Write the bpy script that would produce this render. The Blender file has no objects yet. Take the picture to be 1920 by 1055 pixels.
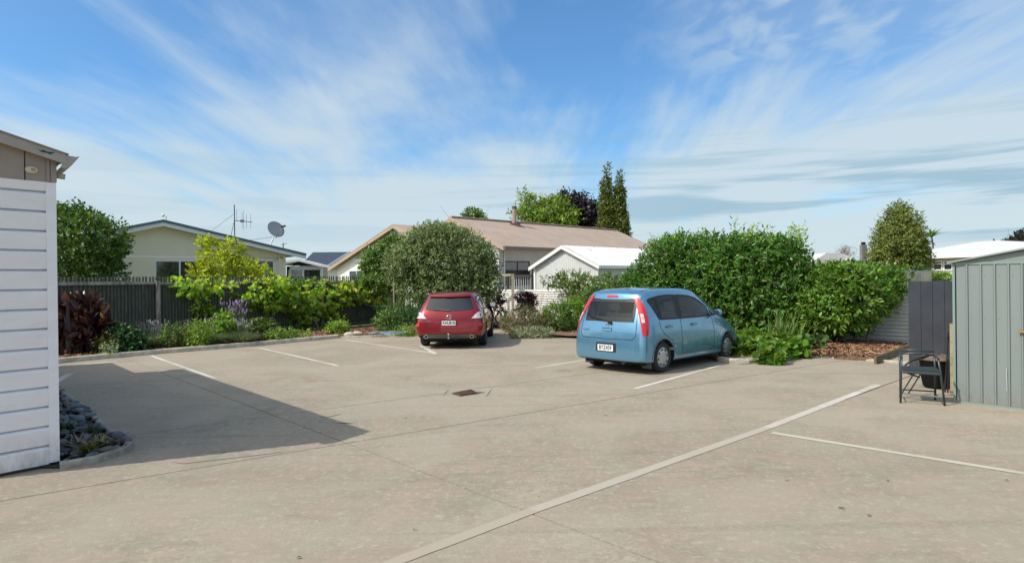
import bpy, bmesh, math, random
import numpy as np
from mathutils import Vector, Matrix
from mathutils.bvhtree import BVHTree

random.seed(7)
R = math.radians
sc = bpy.context.scene
COL = sc.collection

# ------------------------------------------------------------------ camera
F, CX, CY, ROLL, PITCH, H = 1200.0, 960.0, 527.5, 0.0117, -0.0025, 1.8
cr, sr, cp, sp = math.cos(ROLL), math.sin(ROLL), math.cos(PITCH), math.sin(PITCH)
def _w(v):
    return Vector((v[0], cp * v[1] - sp * v[2], sp * v[1] + cp * v[2]))
cam = bpy.data.cameras.new('camera'); camo = bpy.data.objects.new('camera', cam); COL.objects.link(camo)
right, up, fwd = _w((cr, 0, -sr)), _w((sr, 0, cr)), _w((0, 1, 0))
M = Matrix((right, up, -fwd)).transposed().to_4x4(); M.translation = Vector((0, 0, H)); camo.matrix_world = M
cam.sensor_width = 36.0; cam.lens = 36.0 * F / 1920.0; cam.clip_start = 0.1; cam.clip_end = 4000
sc.camera = camo

# ------------------------------------------------------------------ sun, sky, exposure
SUN_TO = Vector((-2.6, -1.2, 3.05)).normalized()
sun = bpy.data.lights.new('sun', 'SUN'); sun.energy = 3.9; sun.angle = R(0.5); sun.color = (1.0, 0.955, 0.885)
suno = bpy.data.objects.new('sun', sun); COL.objects.link(suno)
suno.rotation_euler = SUN_TO.to_track_quat('Z', 'Y').to_euler(); suno.location = (-10, -6, 20)
sc.view_settings.view_transform = 'Standard'; sc.view_settings.look = 'None'
sc.view_settings.exposure = 0.0; sc.view_settings.gamma = 1.0; sc.view_settings.use_curve_mapping = False

world = bpy.data.worlds.new('World'); sc.world = world; world.use_nodes = True

class NT:
    def __init__(s, tree): s.t = tree; s.n = tree.nodes; s.l = tree.links
    def new(s, typ, **kw):
        nd = s.n.new(typ)
        for k, v in kw.items(): setattr(nd, k, v)
        return nd
    def set(s, sock, v):
        if hasattr(v, 'is_output') or hasattr(v, 'links'): s.l.new(v, sock)
        else: sock.default_value = v
    def math(s, op, a, b=None, c=None, clamp=False):
        nd = s.new('ShaderNodeMath', operation=op); nd.use_clamp = clamp
        s.set(nd.inputs[0], a)
        if b is not None: s.set(nd.inputs[1], b)
        if c is not None: s.set(nd.inputs[2], c)
        return nd.outputs[0]
    def mixc(s, f, a, b, blend='MIX'):
        nd = s.new('ShaderNodeMix', data_type='RGBA', blend_type=blend)
        s.set(nd.inputs['Factor'], f); s.set(nd.inputs[6], a); s.set(nd.inputs[7], b)
        return nd.outputs[2]
    def noise(s, vec, scale, detail=4, rough=.5, dist=0.0):
        nd = s.new('ShaderNodeTexNoise'); s.l.new(vec, nd.inputs['Vector'])
        nd.inputs['Scale'].default_value = scale; nd.inputs['Detail'].default_value = detail
        nd.inputs['Roughness'].default_value = rough; nd.inputs['Distortion'].default_value = dist
        return nd.outputs['Fac']
    def ramp(s, f, stops):
        nd = s.new('ShaderNodeValToRGB'); cr_ = nd.color_ramp
        while len(cr_.elements) > 1: cr_.elements.remove(cr_.elements[0])
        for i, (p, c) in enumerate(stops):
            e = cr_.elements[0] if i == 0 else cr_.elements.new(p)
            e.position = p; e.color = c if len(c) == 4 else (*c, 1)
        s.l.new(f, nd.inputs[0]); return nd.outputs[0]
    def maprange(s, v, a, b, c=0.0, d=1.0, smooth=True):
        nd = s.new('ShaderNodeMapRange'); nd.interpolation_type = 'SMOOTHSTEP' if smooth else 'LINEAR'
        s.set(nd.inputs[0], v)
        for i, x in enumerate((a, b, c, d)): nd.inputs[i + 1].default_value = x
        return nd.outputs[0]
    def vscale(s, vec, sv, loc=(0, 0, 0), rot=(0, 0, 0)):
        nd = s.new('ShaderNodeMapping'); s.l.new(vec, nd.inputs[0])
        nd.inputs['Scale'].default_value = sv; nd.inputs['Location'].default_value = loc; nd.inputs['Rotation'].default_value = rot
        return nd.outputs[0]

def build_world():
    t = NT(world.node_tree); t.n.clear()
    out = t.new('ShaderNodeOutputWorld'); bg = t.new('ShaderNodeBackground'); t.l.new(bg.outputs[0], out.inputs[0])
    sky = t.new('ShaderNodeTexSky', sky_type='NISHITA'); sky.sun_disc = False
    sky.sun_elevation = math.asin(SUN_TO.z); sky.sun_rotation = math.atan2(SUN_TO.x, SUN_TO.y)
    sky.air_density = 1.0; sky.dust_density = 0.6; sky.ozone_density = 2.5
    tc = t.new('ShaderNodeTexCoord'); sep = t.new('ShaderNodeSeparateXYZ'); t.l.new(tc.outputs['Generated'], sep.inputs[0])
    x, y, z = sep.outputs
    zc = t.math('MAXIMUM', z, 0.0)
    zz = t.math('ADD', zc, 0.10)
    cmb = t.new('ShaderNodeCombineXYZ'); t.l.new(t.math('DIVIDE', x, zz), cmb.inputs[0]); t.l.new(t.math('DIVIDE', y, zz), cmb.inputs[1])
    pl = cmb.outputs[0]
    # long cirrus streaks running away from the viewer
    n1 = t.noise(t.vscale(pl, (1.05, .21, 1), (2.3, .4, 0), (0, 0, R(-7))), 1.0, 7, .60, .7)
    n2 = t.noise(t.vscale(pl, (.55, .34, 1), (5.1, 2.0, 0)), 1.0, 4, .5, .6)
    n3 = t.noise(t.vscale(pl, (3.0, 1.0, 1), (0, 3, 0), (0, 0, R(-14))), 1.0, 6, .6, .6)
    cov = t.maprange(z, 0.0, .34, .30, -.10)
    s_ = t.math('ADD', t.math('MULTIPLY', n1, 1.0), t.math('ADD', t.math('MULTIPLY', n2, .85), t.math('ADD', t.math('MULTIPLY', n3, .22), cov)))
    cl = t.maprange(s_, .82, 1.20, 0.03, .95)
    rip = t.noise(t.vscale(pl, (8.5, 5.4, 1), (1, 0, 0), (0, 0, R(35))), 1.0, 3, .5, .4)
    ripm = t.math('MULTIPLY', t.maprange(x, .12, .35), t.maprange(z, .18, .34))
    cl = t.math('MAXIMUM', cl, t.math('MULTIPLY', ripm, t.maprange(rip, .36, .68, .20, .60)))
    # flat grey-blue bands low over the horizon
    lowv = t.vscale(tc.outputs['Generated'], (1.6, 1.6, 26), (1, 2, .3))
    n4 = t.noise(lowv, 1.5, 5, .55, .25)
    band = t.math('MULTIPLY', t.maprange(n4, .47, .60), t.maprange(z, .01, .06))
    band = t.math('MULTIPLY', band, t.math('MULTIPLY', t.maprange(z, .26, .12), t.maprange(x, -.25, .35, .25, 1.0)))
    skyc = t.mixc(1.0, sky.outputs[0], (.088, .142, .175, 1), 'MULTIPLY')
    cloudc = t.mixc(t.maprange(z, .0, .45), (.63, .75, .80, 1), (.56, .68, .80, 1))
    # warm white glow around the unseen sun, added as fill for shaded sides
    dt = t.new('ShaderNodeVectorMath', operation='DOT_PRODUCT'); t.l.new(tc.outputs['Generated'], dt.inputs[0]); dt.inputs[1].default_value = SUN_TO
    fill_glow = t.math('POWER', t.math('MAXIMUM', dt.outputs['Value'], 0.0), 3.0)
    cloudc = t.mixc(fill_glow, cloudc, (2.3, 2.15, 1.85, 1))
    c = t.mixc(t.math('MAXIMUM', cl, t.math('MULTIPLY', fill_glow, .9)), skyc, cloudc)
    c = t.mixc(t.math('MULTIPLY', band, .75), c, (.30, .50, .64, 1))
    c = t.mixc(t.maprange(z, .035, -.01, 0, .55), c, (.52, .68, .76, 1))
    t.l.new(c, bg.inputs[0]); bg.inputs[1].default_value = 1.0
build_world()

# ------------------------------------------------------------------ pixel -> place helpers (used to survey the site)
def ray(px, py):
    x, y = (px - CX) / F, (py - CY) / F
    return _w((cr * x - sr * y, 1.0, -(sr * x + cr * y)))
def P(px, py, z=0.0):
    r = ray(px, py); k = (z - H) / r.z
    return Vector((r.x * k, r.y * k, z))
def PY(px, py, Y):
    r = ray(px, py); k = Y / r.y
    return Vector((r.x * k, Y, H + r.z * k))
def V2(v): return Vector((v[0], v[1]))
class Fr:
    """Horizontal frame: origin o, s runs along u, t along the left-hand normal."""
    def __init__(s, o, u): s.o = V2(o); s.u = V2(u).normalized(); s.v = Vector((-s.u.y, s.u.x))
    def pt(s, a, b, z): p = s.o + s.u * a + s.v * b; return Vector((p.x, p.y, z))
    def hit(s, px, py, t=0.0):
        """(s, z) where the line of sight meets the vertical plane at offset t."""
        r = ray(px, py); o = s.o + s.v * t
        k = o.dot(s.v) / V2(r).dot(s.v); p = V2(r) * k
        return (p - o).dot(s.u), H + r.z * k

# ------------------------------------------------------------------ materials
MATS = {}
def mat(name, color, rough=.6, metal=0.0, var=0.0, vscale=3.0, bump=0.0, bscale=40.0, coat=0.0, spec=.5, color2=None, stretch=(1, 1, 1), trans=0.0, island=0.0, dirt=0.0, dcol=(.12, .09, .06), obj=False, detail=5):
    if name in MATS: return MATS[name]
    m = bpy.data.materials.new(name); m.use_nodes = True; t = NT(m.node_tree); b = t.n['Principled BSDF']
    geo = t.new('ShaderNodeNewGeometry'); tc = t.new('ShaderNodeTexCoord')
    pos = t.vscale(tc.outputs['Object'] if obj else geo.outputs['Position'], stretch)
    c = (*color, 1)
    cur = None
    if var or color2:
        c2 = (*(color2 or tuple(x * (1 - var) for x in color)), 1); c1 = (*tuple(min(1, x * (1 + var)) for x in color), 1) if not color2 else c
        n = t.noise(pos, vscale, detail, .55)
        cur = t.mixc(t.maprange(n, .3, .7), c1, c2)
    else:
        rgb = t.new('ShaderNodeRGB'); rgb.outputs[0].default_value = c; cur = rgb.outputs[0]
    if island:
        hs = t.new('ShaderNodeHueSaturation')
        r1 = geo.outputs['Random Per Island']
        t.l.new(t.maprange(r1, 0, 1, .5 - .045 * island, .5 + .03 * island, False), hs.inputs['Hue'])
        w = t.new('ShaderNodeTexWhiteNoise', noise_dimensions='1D'); t.l.new(r1, w.inputs['W'])
        t.l.new(t.maprange(w.outputs[0], 0, 1, 1 - .45 * island, 1 + .5 * island, False), hs.inputs['Value'])
        t.l.new(cur, hs.inputs['Color']); cur = hs.outputs[0]
    if dirt:
        n = t.noise(pos, vscale * 2.3 + .7, 7, .62)
        cur = t.mixc(t.math('MULTIPLY', t.maprange(n, .52, .72), dirt), cur, (*dcol, 1))
    t.l.new(cur, b.inputs['Base Color'])
    b.inputs['Roughness'].default_value = rough; b.inputs['Metallic'].default_value = metal
    b.inputs['Specular IOR Level'].default_value = spec
    if coat: b.inputs['Coat Weight'].default_value = coat; b.inputs['Coat Roughness'].default_value = .04
    if bump:
        n = t.noise(pos, bscale, 4, .6); bn = t.new('ShaderNodeBump'); bn.inputs['Strength'].default_value = bump
        bn.inputs['Distance'].default_value = .02; t.l.new(n, bn.inputs['Height']); t.l.new(bn.outputs[0], b.inputs['Normal'])
    if trans:
        tr = t.new('ShaderNodeBsdfTranslucent'); tcol = t.mixc(1.0, cur, (1.25, 1.35, .55, 1), 'MULTIPLY'); t.l.new(tcol, tr.inputs[0])
        ms = t.new('ShaderNodeMixShader'); ms.inputs[0].default_value = trans
        t.l.new(b.outputs[0], ms.inputs[1]); t.l.new(tr.outputs[0], ms.inputs[2]); t.l.new(ms.outputs[0], t.n['Material Output'].inputs[0])
    MATS[name] = m; return m

def concrete_mat():
    m = bpy.data.materials.new('worn_concrete'); m.use_nodes = True; t = NT(m.node_tree); b = t.n['Principled BSDF']
    pos = t.new('ShaderNodeNewGeometry').outputs['Position']
    big = t.noise(pos, .28, 6, .62, .4); mid = t.noise(t.vscale(pos, (1, 1, 1), (3, 8, 0)), 1.4, 6, .65, .3)
    fine = t.noise(pos, 30, 5, .8); grit = t.noise(pos, 95, 3, .8)
    c = t.mixc(t.maprange(big, .32, .68), (0.333, 0.279, 0.200, 1), (0.442, 0.373, 0.268, 1))
    c = t.mixc(t.maprange(mid, .36, .62, 0, .8), c, (0.318, 0.275, 0.196, 1))
    tint = t.noise(t.vscale(pos, (1, 1, 1), (20, 3, 5)), 4.5, 4, .6)
    c = t.mixc(t.maprange(tint, .50, .66, 0, .5), c, (0.395, 0.306, 0.240, 1))
    c = t.mixc(t.maprange(t.noise(t.vscale(pos, (1, 1, 1), (7, 31, 5)), 3.4, 4, .6), .54, .68, 0, .40), c, (0.326, 0.314, 0.220, 1))
    # broom / washing streaks and dark soak marks
    st = t.noise(t.vscale(pos, (.5, 5, 1), (0, 0, 0), (0, 0, R(-42))), 1.6, 5, .65)
    c = t.mixc(t.maprange(st, .50, .68, 0, .5), c, (0.232, 0.204, 0.160, 1))
    blot = t.noise(t.vscale(pos, (1, 1, 1), (1, 1, 9)), .75, 8, .7, 1.2)
    c = t.mixc(t.maprange(blot, .54, .66, 0, .5), c, (0.209, 0.177, 0.132, 1))
    c = t.mixc(t.maprange(fine, .40, .62, 0, .6), c, (0.225, 0.192, 0.144, 1))
    c = t.mixc(t.maprange(grit, .58, .72, 0, .55), c, (0.542, 0.487, 0.392, 1))
    m2 = t.noise(t.vscale(pos, (1, 1, 1), (4, 9, 1)), 9.0, 5, .7)
    c = t.mixc(t.maprange(m2, .44, .60, 0, .38), c, (.27, .215, .165, 1))
    m3 = t.noise(t.vscale(pos, (1, 1, 1), (14, 2, 1)), 13.0, 4, .7)
    c = t.mixc(t.maprange(m3, .52, .66, 0, .42), c, (.52, .465, .375, 1))
    m4 = t.noise(t.vscale(pos, (1, 1, 1), (2, 22, 1)), 2.2, 3, .5)
    c = t.mixc(t.maprange(m4, .50, .62, 0, .30), c, (.395, .285, .225, 1)); c = t.mixc(t.maprange(m4, .48, .38, 0, .26), c, (.335, .33, .235, 1))
    sp_ = t.new('ShaderNodeTexVoronoi'); sp_.inputs['Scale'].default_value = 1.1; t.l.new(pos, sp_.inputs['Vector'])
    c = t.mixc(t.maprange(sp_.outputs['Distance'], .035, .02, 0, .8), c, (0.070, 0.055, 0.040, 1))
    soft = t.noise(t.vscale(pos, (1, 1, 1), (11, 4, 2)), .55, 3, .5, .8)
    c = t.mixc(t.maprange(soft, .38, .62, 0, .45), c, (.40, .345, .265, 1))
    tr_ = t.noise(t.vscale(pos, (.16, 3.2, 1), (3, 1, 0), (0, 0, R(38))), 1.0, 3, .5, .6)
    c = t.mixc(t.math('MULTIPLY', t.maprange(tr_, .60, .70, 0, .35), t.maprange(fine, .3, .6)), c, (.21, .175, .13, 1))
    drip = t.new('ShaderNodeTexVoronoi'); drip.inputs['Scale'].default_value = .42; t.l.new(t.vscale(pos, (1, 1, 1), (5.3, 2.2, 0)), drip.inputs['Vector'])
    c = t.mixc(t.math('MULTIPLY', t.maprange(drip.outputs['Distance'], .16, .02, 0, .45), t.maprange(mid, .4, .6)), c, (.19, .155, .115, 1))
    t.l.new(c, b.inputs['Base Color']); b.inputs['Roughness'].default_value = .86; b.inputs['Specular IOR Level'].default_value = .25
    bn = t.new('ShaderNodeBump'); bn.inputs['Strength'].default_value = .75; bn.inputs['Distance'].default_value = .006
    t.l.new(t.math('ADD', fine, grit), bn.inputs['Height']); t.l.new(bn.outputs[0], b.inputs['Normal'])
    return m
CONC = concrete_mat()

def paint_mat(name, col, wear):
    m = bpy.data.materials.new(name); m.use_nodes = True; t = NT(m.node_tree); b = t.n['Principled BSDF']
    pos = t.new('ShaderNodeNewGeometry').outputs['Position']
    n = t.noise(pos, 26, 6, .8); n2 = t.noise(pos, 1.2, 3, .5)
    f = t.math('ADD', t.math('MULTIPLY', n, .62), t.math('MULTIPLY', n2, .38))
    c = t.mixc(t.maprange(f, wear - .10, wear + .10), (*col, 1), (.37, .315, .235, 1))
    t.l.new(c, b.inputs['Base Color']); b.inputs['Roughness'].default_value = .8
    return m
WHITE_LINE = paint_mat('worn_white_line', (.60, .57, .50), .545)
FADED_LINE = paint_mat('faded_line', (.425, .37, .29), .56)

def glass_mat(name, tint=(.012, .016, .02), rough=.03):
    m = mat(name, tint, rough, spec=.9, coat=0.0); return m
GLASS = glass_mat('dark_glass'); HGLASS = glass_mat('house_glass', (.02, .035, .04), .05)

M_WHITEB = mat('white_boards', (.84, .82, .83), .45, var=.03, vscale=2, dirt=.12, dcol=(.45, .44, .42), stretch=(1, 1, 3))
M_TAUPE = mat('taupe_paint', (.30, .245, .205), .5, var=.06, vscale=4)
M_TAUPE_L = mat('taupe_light', (.36, .32, .275), .45, var=.08, vscale=5)
M_DARKRUB = mat('black_rubber', (.02, .02, .02), .75)
M_TIMBERW = mat('weathered_timber', (.42, .39, .32), .85, color2=(.15, .135, .10), vscale=9, stretch=(1, 1, .25), bump=.5, bscale=60)
M_TIMBERB = mat('tan_timber', (.34, .27, .16), .8, var=.25, vscale=8, bump=.3)
M_FENCE = mat('dark_stained_slats', (.12, .125, .09), .7, color2=(.042, .062, .042), vscale=5, stretch=(6, 6, .6), bump=.4, bscale=50, dirt=.35, dcol=(.13, .13, .10))
M_MULCH = mat('bark_mulch', (.26, .15, .085), .95, color2=(.10, .06, .035), vscale=16, bump=1.0, bscale=60, dirt=.55, dcol=(.50, .33, .20))
M_BARK = mat('bark', (.22, .17, .12), .9, color2=(.09, .065, .045), vscale=12, bump=.7, bscale=30)
M_KERB = mat('kerb_concrete', (.58, .53, .42), .85, var=.2, vscale=5, bump=.4, bscale=60, dirt=.5, dcol=(.14, .12, .09))
M_KERB_L = mat('pale_kerb_concrete', (.46, .42, .33), .85, var=.15, vscale=6, bump=.4, bscale=60, dirt=.35, dcol=(.2, .17, .12))
M_GRASS = mat('grass_soil', (.13, .16, .06), .95, color2=(.22, .20, .10), vscale=2)
M_CREAM = mat('cream_wall', (.86, .78, .60), .7, var=.02, vscale=1.2, dirt=.06, dcol=(.36, .33, .26))
M_WHITE = mat('white_paint', (.80, .79, .75), .5, var=.03, vscale=3)
M_NAVYROOF = mat('blue_grey_roof', (.085, .13, .17), .45, var=.12, vscale=2)
M_CHARROOF = mat('charcoal_roof', (.045, .055, .068), .5, var=.12, vscale=3)
M_BROWNROOF = mat('brown_roof', (.45, .335, .245), .55, var=.07, vscale=1.2, dirt=.18, dcol=(.26, .19, .15))
M_BROWNTRIM = mat('brown_trim', (.19, .125, .095), .6)
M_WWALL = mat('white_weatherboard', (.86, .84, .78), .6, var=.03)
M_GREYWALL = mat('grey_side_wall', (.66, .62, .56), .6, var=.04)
M_IRONW = mat('white_painted_iron', (.72, .70, .65), .5, var=.05, vscale=1.5, dirt=.35, dcol=(.42, .36, .30))
M_IRONROOF = mat('peeling_white_roof', (.85, .83, .78), .55, dirt=.9, dcol=(.40, .36, .32), vscale=1.3, stretch=(1, 1, 1))
M_IRONG = mat('pale_blue_iron', (.60, .60, .57), .5, var=.05, vscale=2, dirt=.15, dcol=(.38, .40, .40))
M_SHED = mat('green_grey_steel', (.205, .238, .228), .45, var=.05, vscale=1.5, metal=0.0, dirt=.25, dcol=(.19, .22, .20), stretch=(1, 1, .25))
M_SHEDTRIM = mat('green_steel_trim', (.20, .275, .245), .4)
M_CHAR = mat('charcoal_boards', (.060, .064, .075), .6, var=.12, vscale=3, bump=.15, bscale=30, dirt=.15, dcol=(.10, .105, .115))
M_CHAIR = mat('dark_green_grey_metal', (.045, .06, .06), .35, metal=.3)
M_METAL = mat('bare_metal', (.45, .45, .45), .35, metal=.9)
M_CHROME = mat('chrome', (.75, .75, .76), .12, metal=1.0)
M_BLACKP = mat('black_plastic', (.009, .010, .010), .5)
M_RUST = mat('rusty_iron', (.17, .085, .045), .8, color2=(.07, .04, .025), vscale=14, bump=.4)

def leafmat(name, col, trans=.32, island=1.0, rough=.42, var=.22, spec=.4):
    return mat(name, col, rough, var=var, vscale=1.1, island=island, trans=trans, spec=spec)

# ------------------------------------------------------------------ mesh builder and object helpers
ORG = {}
def org(o): return ORG.get(o.name, Vector((0, 0, 0))) if o is not None else Vector((0, 0, 0))
class MB:
    def __init__(s): s.v = []; s.f = []
    def hexa(s, p):
        n = len(s.v); s.v += [Vector(q) for q in p]
        for q in ((0, 3, 2, 1), (4, 5, 6, 7), (0, 1, 5, 4), (1, 2, 6, 5), (2, 3, 7, 6), (3, 0, 4, 7)): s.f.append(tuple(n + i for i in q))
        return s
    def fbox(s, fr, s0, s1, t0, t1, z0, z1):
        return s.hexa([fr.pt(s0, t0, z0), fr.pt(s1, t0, z0), fr.pt(s1, t1, z0), fr.pt(s0, t1, z0), fr.pt(s0, t0, z1), fr.pt(s1, t0, z1), fr.pt(s1, t1, z1), fr.pt(s0, t1, z1)])
    def box(s, a, b):
        x0, y0, z0 = a; x1, y1, z1 = b
        return s.hexa([(x0, y0, z0), (x1, y0, z0), (x1, y1, z0), (x0, y1, z0), (x0, y0, z1), (x1, y0, z1), (x1, y1, z1), (x0, y1, z1)])
    def prism(s, poly, d):
        """poly: planar loop of points, extruded by vector d."""
        n = len(s.v); k = len(poly); d = Vector(d); s.v += [Vector(p) for p in poly] + [Vector(p) + d for p in poly]
        s.f.append(tuple(n + i for i in range(k))[::-1]); s.f.append(tuple(n + k + i for i in range(k)))
        for i in range(k): j = (i + 1) % k; s.f.append((n + i, n + j, n + k + j, n + k + i))
        return s
    def tube(s, path, r, seg=8, caps=True):
        path = [Vector(p) for p in path]; rr = r if isinstance(r, (list, tuple)) else [r] * len(path); n0 = len(s.v)
        up0 = None
        for i, p in enumerate(path):
            d = (path[min(i + 1, len(path) - 1)] - path[max(i - 1, 0)])
            d = d.normalized() if d.length > 1e-9 else Vector((0, 0, 1))
            if up0 is None: up0 = d.orthogonal().normalized()
            a = (up0 - d * up0.dot(d)); a = a.normalized() if a.length > 1e-5 else d.orthogonal().normalized(); up0 = a; b = d.cross(a)
            for k in range(seg):
                an = 2 * math.pi * k / seg; s.v.append(p + (a * math.cos(an) + b * math.sin(an)) * rr[i])
        for i in range(len(path) - 1):
            for k in range(seg):
                q = n0 + i * seg; s.f.append((q + k, q + (k + 1) % seg, q + seg + (k + 1) % seg, q + seg + k))
        if caps:
            s.f.append(tuple(n0 + k for k in range(seg))[::-1]); e = n0 + (len(path) - 1) * seg; s.f.append(tuple(e + k for k in range(seg)))
        return s
    def bar(s, a, b, w, h=None, upv=(0, 0, 1)):
        a, b = Vector(a), Vector(b); h = h or w; d = (b - a).normalized(); u = Vector(upv)
        x = d.cross(u); x = x.normalized() if x.length > 1e-4 else d.orthogonal().normalized(); y = x.cross(d)
        x *= w / 2; y *= h / 2
        return s.hexa([a - x - y, a + x - y, b + x - y, b - x - y, a - x + y, a + x + y, b + x + y, b - x + y])
    def lathe(s, c, prof, seg=24, axis='z', M_=None):
        """prof: (radius, height) pairs."""
        n0 = len(s.v); c = Vector(c)
        for r, h in prof:
            for k in range(seg):
                an = 2 * math.pi * k / seg; x, y = r * math.cos(an), r * math.sin(an)
                p = Vector((x, y, h)) if axis == 'z' else (Vector((x, h, y)) if axis == 'y' else Vector((h, x, y)))
                if M_ is not None: p = M_ @ p
                s.v.append(c + p)
        for i in range(len(prof) - 1):
            for k in range(seg):
                q = n0 + i * seg; s.f.append((q + k, q + (k + 1) % seg, q + seg + (k + 1) % seg, q + seg + k))
        if prof[0][0] > 1e-6: s.f.append(tuple(n0 + k for k in range(seg))[::-1])
        if prof[-1][0] > 1e-6: e = n0 + (len(prof) - 1) * seg; s.f.append(tuple(e + k for k in range(seg)))
        return s
    def grid(s, pts):
        n0 = len(s.v); a = len(pts); b = len(pts[0])
        for r in pts: s.v += [Vector(p) for p in r]
        for i in range(a - 1):
            for j in range(b - 1): q = n0 + i * b + j; s.f.append((q, q + 1, q + b + 1, q + b))
        return s
    def build(s, name, m, parent=None, smooth=False, origin=None, autos=False):
        o0 = org(parent) if origin is None else Vector(origin)
        me = bpy.data.meshes.new(name); me.from_pydata([tuple(v - o0) for v in s.v], [], s.f)
        me.materials.append(m)
        bm = bmesh.new(); bm.from_mesh(me); bmesh.ops.recalc_face_normals(bm, faces=bm.faces); bm.to_mesh(me); bm.free()
        if smooth or autos:
            me.polygons.foreach_set('use_smooth', [True] * len(me.polygons))
            if autos: me.set_sharp_from_angle(angle=R(35))
        me.update(); o = bpy.data.objects.new(name, me); COL.objects.link(o)
        if parent is not None: o.parent = parent; ORG[o.name] = org(parent)
        elif origin is not None: o.location = o0; ORG[o.name] = o0
        return o
def tag(o, label=None, cat=None, group=None, kind=None):
    if label: o['label'] = label
    if cat: o['category'] = cat
    if group: o['group'] = group
    if kind: o['kind'] = kind
    return o
def thing(name, loc, label, cat, group=None):
    o = bpy.data.objects.new(name, None); COL.objects.link(o); o.location = Vector(loc); ORG[o.name] = Vector(loc)
    o.empty_display_size = .2; return tag(o, label, cat, group)
def struct(o): o['kind'] = 'structure'; return o
def inst(src, name, parent, loc=(0, 0, 0), rot=(0, 0, 0), scale=(1, 1, 1)):
    o = bpy.data.objects.new(name, src.data if hasattr(src, 'data') else src); COL.objects.link(o); o.parent = parent
    o.location = loc; o.rotation_euler = rot; o.scale = scale; ORG[o.name] = org(parent); return o
def text_mesh(name, body, size, m, parent, M_, depth=.002, squash=1.0):
    cu = bpy.data.curves.new(name, 'FONT'); cu.body = body; cu.size = size; cu.align_x = 'CENTER'; cu.align_y = 'CENTER'; cu.extrude = depth; cu.offset = size * .012
    to = bpy.data.objects.new(name + '_tmp', cu); COL.objects.link(to); dg = bpy.context.evaluated_depsgraph_get()
    me = bpy.data.meshes.new_from_object(to.evaluated_get(dg)); bpy.data.objects.remove(to); me.materials.clear(); me.materials.append(m)
    me.transform(Matrix.Diagonal((squash, 1, 1, 1))); me.transform(M_)
    o = bpy.data.objects.new(name, me); COL.objects.link(o); o.parent = parent; ORG[o.name] = org(parent); return o

# ------------------------------------------------------------------ foliage
def foliage(name, parent, m, blobs, ntw, per, ln, wd, seed, twig=.18, shell=.72, up=.25, lump=.25, droop=0.0, fold=.35, spread=1.0, cut=None):
    """Leaves on short twigs spread through the outer part of a set of ellipsoids.
    blobs: (cx,cy,cz,rx,ry,rz). Leaves are folded six-sided blades."""
    rng = np.random.default_rng(seed); B = np.array(blobs, float)
    area = (B[:, 3] * B[:, 4] * B[:, 5]) ** (2 / 3); pick = rng.choice(len(B), ntw, p=area / area.sum())
    d = rng.normal(size=(ntw, 3)); d /= np.linalg.norm(d, axis=1)[:, None]
    rad = shell + (1 - shell) * rng.random(ntw) ** .6
    # lumpy outline
    k = rng.normal(size=(7, 3)) * 2.6; ph = rng.random(7) * 6.28; lumps = np.sin(d @ k.T + ph + pick[:, None] * 1.7).mean(1)
    rad = rad * (1 + lump * lumps * 1.6)
    c = B[pick, :3] + d * B[pick, 3:] * rad[:, None]
    dn = d / B[pick, 3:]; dn /= np.linalg.norm(dn, axis=1)[:, None]
    # keep only twigs that are not deep inside another blob
    keep = np.ones(ntw, bool)
    for b in B:
        q = (((c - b[:3]) / b[3:]) ** 2).sum(1); keep &= q > (shell * .62) ** 2
    keep &= c[:, 2] > .03
    if cut is not None: keep &= cut(c)
    c, dn = c[keep], dn[keep]; n = len(c)
    ax = dn + rng.normal(size=(n, 3)) * .45; ax[:, 2] += up; ax /= np.linalg.norm(ax, axis=1)[:, None]
    # leaves
    t = np.tile(np.linspace(0, 1, per), n); ci = np.repeat(np.arange(n), per); N = n * per
    base = c[ci] + ax[ci] * (t * twig)[:, None] * (0.7 + .6 * rng.random(N))[:, None]
    rd = rng.normal(size=(N, 3)); rd -= ax[ci] * (rd * ax[ci]).sum(1)[:, None]; rd /= np.linalg.norm(rd, axis=1)[:, None] + 1e-9
    ld = rd * spread + ax[ci] * (.35 + .8 * t)[:, None]; ld[:, 2] -= droop; ld /= np.linalg.norm(ld, axis=1)[:, None]
    nn = ax[ci] * .8 + rng.normal(size=(N, 3)) * .3; nn[:, 2] += .25; nn -= ld * (nn * ld).sum(1)[:, None]; nn /= np.linalg.norm(nn, axis=1)[:, None] + 1e-9
    sd = np.cross(ld, nn); L = ln * (.65 + .6 * rng.random(N)); W = wd * (.7 + .5 * rng.random(N))
    tp = [(0, 0, 0), (.38, .5, fold * .3), (.72, .36, fold * .15), (1, 0, -.08), (.72, -.36, fold * .15), (.38, -.5, fold * .3), (.5, 0, -.02)]
    V = np.stack([base + ld * (a * L)[:, None] + sd * (b * W)[:, None] + nn * (h * W)[:, None] for a, b, h in tp], 1).reshape(-1, 3)
    fi = np.array([[0, 1, 6], [1, 2, 6], [2, 3, 6], [3, 4, 6], [4, 5, 6], [5, 0, 6]]); Fc = (np.arange(N)[:, None, None] * 7 + fi[None]).reshape(-1, 3)
    return arrmesh(name, V, Fc, m, parent)
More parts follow.
